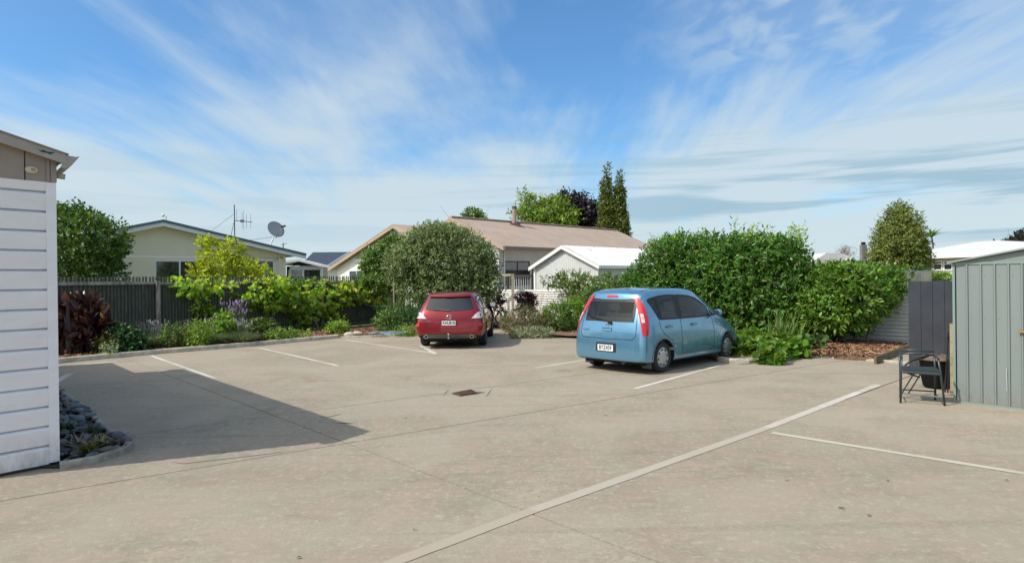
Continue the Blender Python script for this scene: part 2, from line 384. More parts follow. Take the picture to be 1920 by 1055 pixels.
def arrmesh(name, V, Fc, m, parent):
    o0 = org(parent); V = V - np.array(o0)
    me = bpy.data.meshes.new(name); me.vertices.add(len(V)); me.vertices.foreach_set('co', V.astype(np.float32).ravel())
    k = Fc.shape[1]; me.loops.add(Fc.size); me.loops.foreach_set('vertex_index', Fc.astype(np.int32).ravel())
    me.polygons.add(len(Fc)); me.polygons.foreach_set('loop_start', np.arange(0, Fc.size, k, dtype=np.int32)); me.polygons.foreach_set('loop_total', np.full(len(Fc), k, np.int32))
    me.update(calc_edges=True); me.materials.append(m)
    o = bpy.data.objects.new(name, me); COL.objects.link(o)
    if parent is not None: o.parent = parent; ORG[o.name] = org(parent)
    return o
def blades(name, parent, m, bases, ln, wd, seed, lean=.5, bend=.5, seg=4, outward=None):
    """Strap leaves or grass blades rising from the given base points."""
    rng = np.random.default_rng(seed); B = np.array(bases, float); n = len(B)
    az = rng.random(n) * 6.283
    h = np.stack([np.cos(az), np.sin(az), np.zeros(n)], 1); le = lean * (.2 + rng.random(n)); L = ln * (.6 + .55 * rng.random(n))
    sd = np.stack([-h[:, 1], h[:, 0], np.zeros(n)], 1); rows = []
    for i in range(seg + 1):
        t = i / seg; w = wd * (1 - t ** 2.2) * (.55 + .6 * math.sin(math.pi * min(1, t * 1.25))) + .002
        ctr = B + h * (le * t + bend * t * t * le)[:, None] * L[:, None] + np.array([0, 0, 1.0]) * (L * (t - .35 * bend * le * t * t))[:, None]
        rows += [ctr - sd * w * .5, ctr + sd * w * .5]
    V = np.stack(rows, 1).reshape(-1, 3); per = 2 * (seg + 1)
    q = np.array([[2 * i, 2 * i + 1, 2 * i + 3, 2 * i + 2] for i in range(seg)]); Fc = (np.arange(n)[:, None, None] * per + q[None]).reshape(-1, 4)
    return arrmesh(name, V, Fc, m, parent)
def limbs(name, parent, m, base, top, r0, seed, n=6, spread=.6, seg=7):
    """Tapered trunk with forked limbs reaching into a crown."""
    rnd = random.Random(seed); mb = MB(); base, top = Vector(base), Vector(top); h = (top - base).length
    def wig(a, b, k=5, am=.04):
        return [a.lerp(b, i / k) + Vector((rnd.uniform(-1, 1), rnd.uniform(-1, 1), 0)) * am * h * (0 if i in (0,) else 1) for i in range(k + 1)]
    tr = wig(base, top, 6, .02); mb.tube(tr, [r0 * (1 - .75 * i / 6) for i in range(7)], seg)
    for i in range(n):
        k = rnd.randint(1, 4); a = tr[k]; an = rnd.uniform(0, 6.28); l = spread * h * rnd.uniform(.35, .8)
        b = a + Vector((math.cos(an) * l, math.sin(an) * l, l * rnd.uniform(.5, 1.3))); pth = wig(a, b, 4, .025)
        mb.tube(pth, [r0 * .5 * (1 - .18 * k) * (1 - .8 * j / 4) + .004 for j in range(5)], 5)
    return mb.build(name, m, parent, smooth=True)

# ================================================================== GROUND
g = MB(); g.grid([[Vector((x, y, -.07)) for x in np.linspace(-1500, 1500, 7)] for y in np.linspace(-200, 2800, 7)])
struct(g.build('ground', M_GRASS))

# paving: slabs cut by the saw joints seen on the ground
FA = (P(635, 634) - P(111, 682)).normalized()          # direction of the left kerb
pave_poly = [Vector((-14, -8)), Vector((16, -8)), Vector((16, 6.5)), V2(P(1700, 655)), V2(P(1000, 612)), V2(P(720, 617)), V2(P(60, 660)) + Vector((-6, -5.0))]
def clip(poly, a, n, eps=0.0):
    out = []
    for i in range(len(poly)):
        p, q = poly[i], poly[(i + 1) % len(poly)]; dp, dq = (p - a).dot(n) - eps, (q - a).dot(n) - eps
        if dp >= 0: out.append(p)
        if (dp >= 0) != (dq >= 0): out.append(p.lerp(q, dp / (dp - dq)))
    return out
def jline(a, b): a, b = V2(P(*a)), V2(P(*b)); d = (b - a).normalized(); return a, Vector((-d.y, d.x))
joints = [jline((300, 808), (965, 719)), jline((100, 922), (1042, 765)), jline((743, 1055), (1651, 724.6)), jline((334, 710), (1224, 1049)), jline((782, 712), (1055, 763))]
base_ = MB().prism([Vector((p.x, p.y, -.060)) for p in pave_poly], (0, 0, .028))
pavement = base_.build('pavement', mat('joint_grit', (.075, .062, .047), .95)); struct(pavement)
cells = [pave_poly]
for ji, (a, n) in enumerate(joints):
    nc = []
    for c in cells:
        if ji == 4:   # this joint stops at the long line
            cen = sum(c, Vector((0, 0))) / len(c)
            if (cen - joints[1][0]).dot(joints[1][1]) < 0: nc.append(c); continue
        w = .008 if ji != 2 else .010
        for sg in (1, -1):
            q = clip(c, a, n * sg, w)
            if len(q) > 2: nc.append(q)
    cells = nc
for c in cells:
    ar = abs(sum(c[i].x * c[(i + 1) % len(c)].y - c[(i + 1) % len(c)].x * c[i].y for i in range(len(c)))) / 2
    if ar < .02: continue
    MB().prism([Vector((p.x, p.y, -.032)) for p in c], (0, 0, .032)).build('concrete_slab', CONC, pavement)

# painted bay lines (each its own marking on the paving)
def line_mark(a, b, w, m, z=.004, lo=None):
    a, b = P(*a), P(*b); d = (b - a).normalized(); n = Vector((-d.y, d.x, 0)) * w / 2; k = 10; up_ = Vector((0, 0, z))
    rnd = random.Random(int(a.x * 100)); mb = MB(); rows = []
    for i in range(k + 1):
        p = a.lerp(b, i / k) + up_; e = 1 + rnd.uniform(-.06, .06); rows.append([p - n * e, p + n * e])
    mb.grid(rows); o = mb.build('bay_line', m, None); struct(o); return o
line_mark((284, 667), (404, 709.5), .085, WHITE_LINE)
line_mark((486, 652), (634, 685.5), .085, WHITE_LINE)
line_mark((648, 637), (812, 662), .085, WHITE_LINE)
line_mark((789, 648), (817, 664), .12, WHITE_LINE, .008)
line_mark((1003, 690), (1180, 661), .085, WHITE_LINE)
line_mark((1190, 728.5), (1351, 684.5), .085, WHITE_LINE)
line_mark((690, 1072), (1000, 956), .115, paint_mat('nearly_gone_line', (.385, .33, .25), .50))
line_mark((1000, 956), (1440, 801), .115, FADED_LINE)
line_mark((1440, 801), (1540, 762.5), .115, mat_mid := paint_mat('half_faded_line', (.52, .47, .39), .56))
line_mark((1540, 762.5), (1647, 721), .115, WHITE_LINE)
line_mark((1447, 811), (1935, 889.5), .10, mat_line2 := paint_mat('thin_faded_line', (.49, .45, .36), .57))
line_mark((96, 721), (131, 700), .14, WHITE_LINE)
line_mark((60, 690.5), (220, 677.5), .12, WHITE_LINE)

# hairline cracks by the sump
def crack(pts, w=.012):
    ps = [P(*p) + Vector((0, 0, .003)) for p in pts]; rows = []
    for i, p in enumerate(ps):
        d = (ps[min(i + 1, len(ps) - 1)] - ps[max(0, i - 1)]).normalized(); n = Vector((-d.y, d.x, 0)) * w / 2 * (1 if 0 < i < len(ps) - 1 else .2); rows.append([p - n, p + n])
    o = MB().grid(rows).build('crack', mat('crack_dirt', (.10, .08, .06), .95)); struct(o)
crack([(831, 742), (836, 736), (842, 730)], .014); crack([(911, 744), (917, 736), (923, 728)], .014)
crack([(600, 784), (622, 780), (640, 776)], .03); crack([(628, 793), (645, 792.5), (664, 794)], .05)
crack([(320, 866), (345, 869), (500, 851), (560, 843)], .012)

# dead leaves and grit on the paving
rnd = random.Random(5)
lt = thing('fallen_leaves', P(1100, 930), 'scatter of small dry brown leaves lying on the concrete', 'leaves')
lt['kind'] = 'stuff'
mb = MB()
for px, py in [(777, 991), (1574, 950), (1664, 899), (1580, 951), (1888, 899), (1680, 951), (930, 760), (1068, 697), (1389, 754), (1391, 700), (1582, 952), (350, 1040), (1010, 930), (1630, 965), (1240, 760), (560, 1043), (1480, 700), (1455, 703)]:
    c = P(px, py, .012); a = rnd.uniform(0, 6.28); s = rnd.uniform(.008, .022)
    mb.grid([[c + Vector((math.cos(a) * s, math.sin(a) * s, 0)), c + Vector((-math.sin(a) * s * .5, math.cos(a) * s * .5, .004))], [c + Vector((math.sin(a) * s * .5, -math.cos(a) * s * .5, .002)), c - Vector((math.cos(a) * s, math.sin(a) * s, .004))]])
o = mb.build('leaf_litter', mat('dry_leaf', (.10, .05, .02), .8), lt); o['kind'] = 'stuff'

# drain sump
dr = thing('drain_grate', P(876, 737), 'rusty iron drain grate set in the concrete between the two cars', 'drain')
q = [P(847, 738.2), P(863, 742.8), P(897, 737.8), P(883, 730.8)]
qz = [Vector((p.x, p.y, .005)) for p in q]
cen = sum(qz, Vector()) / 4
MB().prism([p.lerp(cen, .0) for p in qz], (0, 0, .010)).build('frame', M_RUST, dr)
MB().prism([p.lerp(cen, .13) + Vector((0, 0, .0102)) for p in qz], (0, 0, .002)).build('opening', mat('drain_hole', (.02, .013, .008), .9), dr)
e0 = [p.lerp(cen, .13) + Vector((0, 0, .014)) for p in qz]
for i in range(9):
    t_ = (i + .5) / 9; a = e0[0].lerp(e0[1], t_); b = e0[3].lerp(e0[2], t_); MB().bar(a, b, .016, .008).build('grate_bar', M_RUST, dr)
MB().prism([P(895, 737, .004), P(909, 735.2, .004), P(895, 733.5, .004)], (0, 0, .003)).build('patch', mat('patch_dark', (.13, .09, .06), .9), dr)

# ================================================================== GARDEN BEDS, KERBS
def bed(name, poly, h=.07, amp=.03, step=.22, seed=0):
    """Mounded soil filling a polygon."""
    xs = [p[0] for p in poly]; ys = [p[1] for p in poly]
    bm = bmesh.new(); vs = [bm.verts.new((p[0], p[1], h)) for p in poly]; f = bm.faces.new(vs)
    bmesh.ops.triangulate(bm, faces=[f])
    for _ in range(4):
        es = [e for e in bm.edges if e.calc_length() > step * 1.6]
        if not es: break
        bmesh.ops.subdivide_edges(bm, edges=es, cuts=2, use_grid_fill=False); bmesh.ops.triangulate(bm, faces=bm.faces)
    rnd_ = random.Random(seed)
    for v in bm.verts:
        if not v.is_boundary: v.co.z += rnd_.uniform(-.3, 1) * amp
    bd = [e for e in bm.edges if e.is_boundary]; r_ = bmesh.ops.extrude_edge_only(bm, edges=bd)
    for v in r_['geom']:
        if isinstance(v, bmesh.types.BMVert): v.co.z = -.03
    bmesh.ops.recalc_face_normals(bm, faces=bm.faces)
    me = bpy.data.meshes.new(name); bm.to_mesh(me); bm.free(); me.materials.append(M_MULCH); o = bpy.data.objects.new(name, me); COL.objects.link(o); return struct(o)

FENL = Fr(P(652, 615.5), FA)                         # left fence line, s grows to the right/back
def fl(px, t=0.0): return FENL.hit(px, 560, t)[0]
kerb_px = [(20, 691), (111, 681), (200, 672), (288, 664), (380, 656.5), (492, 647), (635, 634)]
back = FENL.pt(3.6, .1, 0)
bed1 = [V2(P(*p)) for p in [(20, 686), (111, 677), (288, 660), (492, 643.5), (635, 632), (655, 631), (785, 626), (850, 618), (925, 613)]] + [V2(P(930, 600)), V2(back), V2(FENL.pt(-13, .0, 0)), V2(FENL.pt(-16, -3, 0))]
bed('garden_bed', bed1, seed=1)
edge2 = [(950, 617), (957, 632.5), (1020, 632), (1085, 629), (1180, 634), (1290, 643), (1350, 655), (1400, 661), (1478, 667), (1600, 675), (1702, 682)]
FENW = Fr(P(958, 600), P(1697, 646) - P(958, 600))    # white corrugated fence, s grows towards the camera-right
bed2 = [V2(P(*p)) for p in edge2[:-2]] + [V2(P(1640, 677.5)), V2(P(1702, 647)), V2(FENW.pt(-1.5, .2, 0)), V2(P(930, 604))]
bed2 = [V2(P(925, 613.5)), V2(P(948, 611))] + bed2[0:1] + bed2[1:]
bed('garden_bed', bed2, seed=2)

def sweep(pts, w, h, name, m, z0=0.0, parent=None, bev=.015, gap=None):
    """Kerb of rounded-rectangle section along ground points."""
    ps = [V2(p) for p in pts]; mb = MB(); rows = []
    prof = [(-w / 2, 0), (-w / 2, h - bev), (-w / 2 + bev, h), (w / 2 - bev, h), (w / 2, h - bev), (w / 2, 0)]
    for i, p in enumerate(ps):
        d = (ps[min(i + 1, len(ps) - 1)] - ps[max(i - 1, 0)]).normalized(); n = Vector((-d.y, d.x))
        rows.append([Vector((p.x + n.x * a, p.y + n.y * a, z0 + b)) for a, b in prof])
    mb.grid(rows); n0 = len(mb.v) - 6; mb.f.append(tuple(range(6))); mb.f.append(tuple(n0 + i for i in range(6)))
    return mb.build(name, m, parent)
kerb = struct(sweep([P(*p) + Vector((-.05, .06, 0)) for p in kerb_px], .13, .115, 'kerb', M_KERB))
struct(sweep([P(*p) for p in [(637, 633.5), (700, 631), (785, 627), (840, 620)]], .10, .05, 'low_edging', M_KERB))
struct(sweep([P(*p) for p in edge2[1:6]], .14, .07, 'stone_edging', M_KERB_L))
struct(sweep([P(*p) for p in [(1425, 672), (1478, 667.5), (1600, 674), (1706, 682.5), (1740, 686)]], .10, .05, 'low_edging', M_KERB_L))
isl = [(1349, 668), (1347, 672.5), (1352, 677), (1372, 680.5), (1400, 681), (1422, 678), (1436, 671)]
island = struct(sweep([P(*p) for p in isl], .16, .10, 'island_kerb', M_KERB_L, bev=.03))
bed('island_bed', [V2(P(*p)) for p in [(1350, 667), (1350, 672), (1356, 676), (1374, 679), (1400, 680), (1420, 677), (1432, 670), (1478, 666), (1420, 655), (1370, 655)]], h=.08, seed=3)
# timber edging at the end of the mulch
te = thing('timber_edging', P(1640, 677), 'rough timber edging board closing the bark bed beside the charcoal panel', 'edging')
MB().bar(P(1641, 676, .07), P(1706, 651, .07), .045, .17).build('board', mat('mossy_timber', (.15, .12, .06), .85, var=.3, vscale=9), te)
# bark chips lying on the beds
rng = np.random.default_rng(3)
def chips(name, poly_px, n, label, seed, size=.035, m=None, z=.088):
    rnd_ = random.Random(seed); mb = MB(); pts = [V2(P(*p)) for p in poly_px]
    t0 = thing(name, (*pts[0], .05), label, 'bark'); t0['kind'] = 'stuff'
    x0, x1 = min(p.x for p in pts), max(p.x for p in pts); y0, y1 = min(p.y for p in pts), max(p.y for p in pts); c = 0
    while c < n:
        q = Vector((rnd_.uniform(x0, x1), rnd_.uniform(y0, y1)))
        ins = False
        for i in range(len(pts)):
            a, b = pts[i], pts[i - 1]
            if (a.y > q.y) != (b.y > q.y) and q.x < (b.x - a.x) * (q.y - a.y) / (b.y - a.y) + a.x: ins = not ins
        if not ins: continue
        c += 1; an = rnd_.uniform(0, 6.28); d = Vector((math.cos(an), math.sin(an), rnd_.uniform(-.5, .5))) * size * rnd_.uniform(.5, 1.3); e = Vector((-math.sin(an), math.cos(an), rnd_.uniform(-.7, .7))) * size * .4
        b3 = Vector((q.x, q.y, z + rnd_.uniform(-.015, .02))); k = len(mb.v); mb.v += [b3 - d - e, b3 + d - e, b3 + d + e, b3 - d + e]; mb.f.append((k, k + 1, k + 2, k + 3))
    o = mb.build('chips', m or mat('bark_chip', (.27, .155, .08), .9, island=1.2), t0); o['kind'] = 'stuff'; return t0
chips('bark_chips', [(1450, 668), (1600, 674.5), (1641, 676), (1700, 650), (1600, 646), (1500, 650)], 9000, 'loose reddish bark chips covering the bed under the right shrubs', 1)
chips('bark_chips', [(120, 675.5), (380, 651.5), (635, 630), (785, 624), (780, 618), (640, 622), (380, 640), (120, 665)], 9000, 'loose bark chips along the kerb of the left fence bed', 2, .035)
chips('bark_chips', [(925, 612), (960, 630), (1085, 627), (1180, 632), (1180, 620), (1000, 612)], 3500, 'loose bark chips in the bed below the white corrugated fence', 3, .03)

# pebble corner beside the garage wall
pb = [(112, 878), (150, 872), (182, 865), (212, 856), (232, 848), (240, 841), (238, 833), (218, 822), (196, 806), (170, 782), (145, 760), (108, 732)]
struct(sweep([P(*p) for p in pb], .075, .07, 'curved_kerb', mat('dark_kerb', (.33, .30, .245), .85, var=.3, vscale=8, bump=.4)))
pbed = thing('pebble_bed', P(150, 840), 'dark rounded river pebbles in the corner bed beside the white garage', 'pebbles')
inner = [V2(P(*p)) for p in pb] + [V2(P(108, 732)) + Vector((-.5, .0)), V2(P(108, 880)) + Vector((-.3, .05))]
MB().prism([Vector((p.x, p.y, .0)) for p in inner], (0, 0, .025)).build('soil', mat('dark_soil', (.03, .025, .02), .95), pbed)
def pebble_mesh(seed, m):
    rnd_ = random.Random(seed); bm = bmesh.new(); bmesh.ops.create_icosphere(bm, subdivisions=2, radius=1)
    for v in bm.verts: v.co = Vector((v.co.x * 1.25, v.co.y * .9, v.co.z * .6)) * (1 + .08 * math.sin(v.co.x * 3 + seed) + rnd_.uniform(-.02, .02))
    me = bpy.data.meshes.new('pebble'); bm.to_mesh(me); bm.free(); me.materials.append(m); me.polygons.foreach_set('use_smooth', [True] * len(me.polygons)); return me
pmats = [mat('pebble_blue', (.075, .10, .12), .4, var=.2), mat('pebble_grey', (.14, .15, .155), .5, var=.2), mat('pebble_dark', (.035, .04, .045), .4), mat('pebble_brown', (.13, .10, .075), .5)]
pmesh = [pebble_mesh(i, pmats[i % 4]) for i in range(8)]
rnd = random.Random(11); cnt = 0
while cnt < 280:
    x = rnd.uniform(min(p.x for p in inner), max(p.x for p in inner)); y = rnd.uniform(min(p.y for p in inner), max(p.y for p in inner)); ins = False
    for i in range(len(inner)):
        a, b = inner[i], inner[i - 1]
        if (a.y > y) != (b.y > y) and x < (b.x - a.x) * (y - a.y) / (b.y - a.y) + a.x: ins = not ins
    if not ins: continue
    s = rnd.choice([rnd.uniform(.016, .03), rnd.uniform(.03, .055), rnd.uniform(.05, .075)]); cnt += 1
    o = bpy.data.objects.new('pebble', pmesh[rnd.choice([0, 1, 1, 2, 3, 4, 5, 6, 7, 2])]); COL.objects.link(o); o.parent = pbed
    o.location = Vector((x, y, .03 + s * .35 + rnd.uniform(0, .025))) - org(pbed); o.rotation_euler = (rnd.uniform(-.4, .4), rnd.uniform(-.4, .4), rnd.uniform(0, 6.28)); o.scale = (s, s, s)
lm = MB(); rnd = random.Random(21)
for _ in range(60):
    p_ = P(rnd.uniform(118, 215), rnd.uniform(800, 860), .085 + rnd.uniform(0, .02)); a = rnd.uniform(0, 6.28); q_ = Vector((math.cos(a), math.sin(a), .3)) * rnd.uniform(.012, .03); w_ = Vector((-math.sin(a), math.cos(a), .2)) * .008
    lm.grid([[p_ - q_, p_ - w_], [p_ + w_, p_ + q_]])
lo = lm.build('leaf_litter', mat('litter_brown', (.20, .13, .07), .9, island=1.3), pbed); lo['kind'] = 'stuff'
def succulent(px, py, label, m, n=26, L=.16, z=.06, w=.03, name='bromeliad'):
    b = P(px, py, z); t0 = thing(name, b, label, 'plant'); rg = np.random.default_rng(int(px))
    bases = [(b.x + rg.normal() * .03, b.y + rg.normal() * .03, z) for _ in range(n)]; blades('leaves', t0, m, bases, L, w, int(px), 1.2, .7); return t0
m_brom = leafmat('bromeliad_leaf', (.13, .13, .035)); m_brom2 = leafmat('bromeliad_red', (.14, .035, .03))
succulent(165, 848, 'small olive bromeliad in the middle of the pebble corner', m_brom, 34, .17)
succulent(188, 838, 'yellowish bromeliad near the kerb tip of the pebble corner', mat('yellow_leaf', (.24, .20, .05), .6, island=1), 30, .15)
succulent(208, 834, 'reddish bromeliad at the outer tip of the pebble corner', m_brom2, 26, .13)
succulent(140, 838, 'pinkish grey bromeliad close to the garage wall', mat('pinkgrey_leaf', (.20, .15, .12), .6, island=1), 30, .16)
succulent(125, 806, 'dark green low plant against the garage corner board', leafmat('darkgreen_leaf', (.03, .07, .025)), 40, .13)
succulent(172, 812, 'low dark plant behind the bromeliads in the pebble corner', leafmat('dark_mix_leaf', (.05, .07, .035)), 34, .12)

# ================================================================== LEFT GARAGE
C0 = P(111, 871); CL = P(0, 893)
GF = Fr(C0, C0 - CL)                                   # s=0 at the corner, negative to the left; +t is away from the camera
garage = thing('garage', C0, 'white weatherboard garage with taupe fascia at the left edge', 'garage')
zt = GF.hit(104, 344)[1]
depth, wid = 7.7, .57
GF.v = Vector((-.67, .742))
def splash(m, h=.42, col=(.36, .33, .27), k=.55):
    t = NT(m.node_tree); b = t.n['Principled BSDF']; src = b.inputs['Base Color'].links[0].from_socket
    pos = t.new('ShaderNodeNewGeometry').outputs['Position']; sp = t.new('ShaderNodeSeparateXYZ'); t.l.new(pos, sp.inputs[0])
    n = t.noise(t.vscale(pos, (6, 6, 2)), 2.5, 6, .7); f = t.math('MULTIPLY', t.maprange(sp.outputs[2], h, 0, 0, k), t.maprange(n, .35, .65))
    t.l.new(t.mixc(f, src, (*col, 1)), b.inputs['Base Color'])
splash(M_WHITEB); splash(M_SHED, .35, (.20, .18, .14), .7); splash(M_CHAR, .3, (.16, .14, .11), .6)
core = MB().fbox(GF, -wid, -.02, .02, depth, .05, zt); core.build('wall_core', M_WHITEB, garage)
n_b = 14; z0b = .02; pitch_b = (GF.hit(88, 362)[1] - z0b) / n_b
bprof = [(.0, .012), (-.024, .014), (-.046, pitch_b - .026), (-.040, pitch_b - .016), (-.006, pitch_b - .002), (0.018, pitch_b - .002), (.018, .012)]
bme = None
for i in range(n_b):
    z = z0b + i * pitch_b
    if bme is None:
        mb = MB(); mb.prism([GF.pt(-wid, a, z + b) for a, b in bprof], GF.pt(-.085, 0, 0) - GF.pt(-wid, 0, 0)); ob = mb.build('weatherboard', M_WHITEB, garage); bme = ob
    else: inst(bme, 'weatherboard', garage, (0, 0, z - z0b))
zc = z0b + n_b * pitch_b; mb = MB(); mb.prism([GF.pt(-wid, a, min(zc + b, zt - .001)) for a, b in bprof], GF.pt(-.085, 0, 0) - GF.pt(-wid, 0, 0)); mb.build('weatherboard', M_WHITEB, garage)
MB().fbox(GF, -.085, .0, -.050, .06, .05, zt - .002).build('corner_board', M_WHITEB, garage)
MB().fbox(GF, -wid, -.02, .003, .05, -.0, .055).build('plinth', mat('dark_plinth', (.05, .05, .05), .9), garage)
# roof slope seen from the rake
s1, zb1 = GF.hit(125, 289, -.14); s0, zb0 = GF.hit(0, 250, -.14)
slope = (zb1 - zb0) / (s1 - s0)
def rz(s): return zb1 + slope * (s - s1)
# gable panels (taupe) between the boards and the roof
def gp(sa, sb, t0, t1, m, nm):
    MB().prism([GF.pt(sa, t0, zt), GF.pt(sb, t0, zt), GF.pt(sb, t0, rz(sb) - .06), GF.pt(sa, t0, rz(sa) - .06)], GF.pt(0, t1, 0) - GF.pt(0, t0, 0)).build(nm, m, garage)
sj, _ = GF.hit(43, 320)
gp(-wid, sj - .006, -.046, .02, M_TAUPE, 'gable_panel'); gp(sj + .006, -.005, -.046, .02, M_TAUPE, 'gable_panel')
sk, _ = GF.hit(85, 335); MB().fbox(GF, sk, sk + .025, -.058, -.0465, zt + .002, rz(sk) - .075).build('batten', M_TAUPE, garage)
sk, _ = GF.hit(98, 335); MB().fbox(GF, sk - .02, sk + .03, -.056, -.0465, zt + .002, rz(sk) - .085).build('batten', M_TAUPE, garage)
# soffit + barge board + roof sheet
def slopebox(sa, sb, t0, t1, dz0, dz1, m, nm):
    MB().hexa([GF.pt(sa, t0, rz(sa) + dz0), GF.pt(sb, t0, rz(sb) + dz0), GF.pt(sb, t1, rz(sb) + dz0), GF.pt(sa, t1, rz(sa) + dz0), GF.pt(sa, t0, rz(sa) + dz1), GF.pt(sb, t0, rz(sb) + dz1), GF.pt(sb, t1, rz(sb) + dz1), GF.pt(sa, t1, rz(sa) + dz1)]).build(nm, m, garage)
slopebox(-wid - .02, s1, -.14, -.115, -.10, -.004, M_TAUPE_L, 'barge_board')
slopebox(-wid - .02, s1 - .03, -.114, .02, -.09, -.07, M_TAUPE, 'soffit')
slopebox(-wid - .02, s1 + .02, -.155, depth + .1, -.002, .012, M_TAUPE, 'roof')
# added, unseen wall and roof; the bend is shaped to fit the cast shadow
e0_ = GF.pt(-wid, .02, 0); EF = Fr(e0_, Vector((2.6, 1.2))); EF.v = GF.v
MB().hexa([EF.pt(-5, 0, 0), EF.pt(0, 0, 0), EF.pt(0, depth, 0), EF.pt(-5, depth, 0), EF.pt(-5, 0, zt), EF.pt(0, 0, zt), EF.pt(0, depth, zt), EF.pt(-5, depth, zt)]).build('wall_core', M_WHITEB, garage)
MB().hexa([EF.pt(-5.1, -.0, zt + .03), EF.pt(0, -.0, rz(-wid) - .03), EF.pt(0, depth, rz(-wid) - .03), EF.pt(-5.1, depth, zt + .03), EF.pt(-5.1, 0, zt + .06), EF.pt(0, 0, rz(-wid)), EF.pt(0, depth, rz(-wid)), EF.pt(-5.1, depth, zt + .06)]).build('roof', M_TAUPE, garage)
# green flaking on the barge
sp1, zp1 = GF.hit(69, 281, -.142); sp2, zp2 = GF.hit(104, 287, -.142)
pc = [(0, .01), (.15, -.004), (.3, .008), (.55, -.002), (1, .006), (.8, -.014), (.72, -.026), (.5, -.016), (.3, -.018), (.12, -.012)]
MB().prism([GF.pt(sp1 + (sp2 - sp1) * a, -.1425, zp1 + (zp2 - zp1) * a + b) for a, b in pc], GF.pt(0, .002, 0) - GF.pt(0, 0, 0)).build('paint_patch', mat('green_flake', (.02, .07, .055), .7), garage)
# gutter: quad profile running away along the side wall
gs, gz = s1 + .0, rz(s1) - .015
prof = [(gs - .045, gz - .115), (gs - .01, gz - .125), (gs + .05, gz - .085), (gs + .11, gz + .0), (gs + .115, gz + .012), (gs + .098, gz + .008), (gs + .045, gz - .07), (gs - .005, gz - .108), (gs - .035, gz - .10)]
gut = MB().prism([GF.pt(a, -.13, b) for a, b in prof], GF.pt(0, depth + .2, 0) - GF.pt(0, 0, 0)).build('gutter', M_TAUPE_L, garage)
MB().prism([GF.pt(a, -.133, b) for a, b in [prof[0], prof[1], prof[2], prof[3], (gs - .02, gz + .008)]], GF.pt(0, .004, 0) - GF.pt(0, 0, 0)).build('gutter_end', M_TAUPE_L, gut)
p_ = GF.pt(.0, .02, GF.hit(113, 329)[1]); e_ = GF.pt(.085, .0, p_.z - .01)
MB().tube([p_, e_], .028, 12).build('downpipe_outlet', mat('cream_plastic', (.42, .36, .24), .5), garage, smooth=True)  # pale pipe end below the gutter, gives no light
# oval fitting on the gable
oc_s, oc_z = GF.hit(57, 319, -.06)
mb = MB(); seg = 20
for kk, (rs, dt) in enumerate([(1, 0), (1, -.012), (.82, -.022)]):
    mb.v += [GF.pt(oc_s + .052 * rs * math.copysign(abs(math.cos(a)) ** .7, math.cos(a)), -.048 + dt, oc_z + .034 * rs * math.sin(a)) for a in [2 * math.pi * i / seg for i in range(seg)]]
for r_ in range(2):
    for i in range(seg): mb.f.append((r_ * seg + i, r_ * seg + (i + 1) % seg, (r_ + 1) * seg + (i + 1) % seg, (r_ + 1) * seg + i))
mb.f.append(tuple(2 * seg + i for i in range(seg)))
ov = mb.build('oval_fitting', mat('cream_plastic2', (.60, .52, .34), .45), garage, autos=True)
for dz in (-.010, .0, .010): MB().fbox(GF, oc_s - .005, oc_s + .032, -.0725, -.0702, oc_z + dz - .002, oc_z + dz + .002).build('vent_slot', mat('slot_dark', (.12, .09, .06), .7), ov)
# the wing of the garage that steps out at the back (throws the notch of the shadow)
MB().fbox(GF, -4.0, -.52, depth + .1, depth + 2.5, .0, zt + .1).build('rear_wing', M_WHITEB, garage)

# ================================================================== LEFT FENCE
fence = thing('slat_fence', FENL.pt(-10, 0, 0), 'tall dark vertical slat fence with weathered rail behind the left garden bed', 'fence')
FH = 2.02; sA, sB = fl(108) - 5.5, fl(760)
pitch = .094; ns = int((sB - sA) / pitch)
prof = [(-.031, 0), (-.018, -.018), (.018, -.018), (.031, 0), (.018, .005), (-.018, .005)]
rnd = random.Random(4); slat = None
ang = math.atan2(FENL.u.y, FENL.u.x)
mb = MB(); mb.prism([Vector((a, b, .12)) for a, b in prof], (0, 0, FH - .12)); me_s = bpy.data.meshes.new('slat'); me_s.from_pydata([tuple(v) for v in mb.v], [], mb.f); me_s.materials.append(M_FENCE)
bm = bmesh.new(); bm.from_mesh(me_s); bmesh.ops.recalc_face_normals(bm, faces=bm.faces); bm.to_mesh(me_s); bm.free()
for i in range(ns):
    s = sA + (i + .5) * pitch
    o = bpy.data.objects.new('slat', me_s); COL.objects.link(o); o.parent = fence
    o.location = FENL.pt(s, rnd.uniform(-.004, .004), 0) - org(fence); o.rotation_euler = (rnd.uniform(-.004, .004), rnd.uniform(-.006, .006), ang); o.scale = (1, 1, 1 + rnd.uniform(-.006, .004))
MB().fbox(FENL, sA, sB, .006, .012, .12, 1.84).build('backing', mat('fence_back', (.05, .062, .045), .8), fence)
zr = FENL.hit(200, 531)[1]
MB().fbox(FENL, sA, fl(296) - .05, -.075, -.018, zr - .045, zr + .045).build('rail', M_TIMBERW, fence)
MB().fbox(FENL, fl(296) + .05, fl(604), -.07, -.018, zr - .055, zr + .015).build('rail', M_TIMBERW, fence)
MB().fbox(FENL, fl(604) + .1, sB, -.07, -.018, zr - .07, zr - .01).build('rail', M_TIMBERW, fence)
MB().fbox(FENL, sA, sB, -.06, -.018, .10, .24).build('base_board', M_FENCE, fence)
for px, dz in ((296, .06), (604, .05), (725, .0)):
    s = fl(px, -.1); MB().fbox(FENL, s - .05, s + .05, -.16, -.075, 0, zr + dz).build('post', M_TIMBERW, fence)

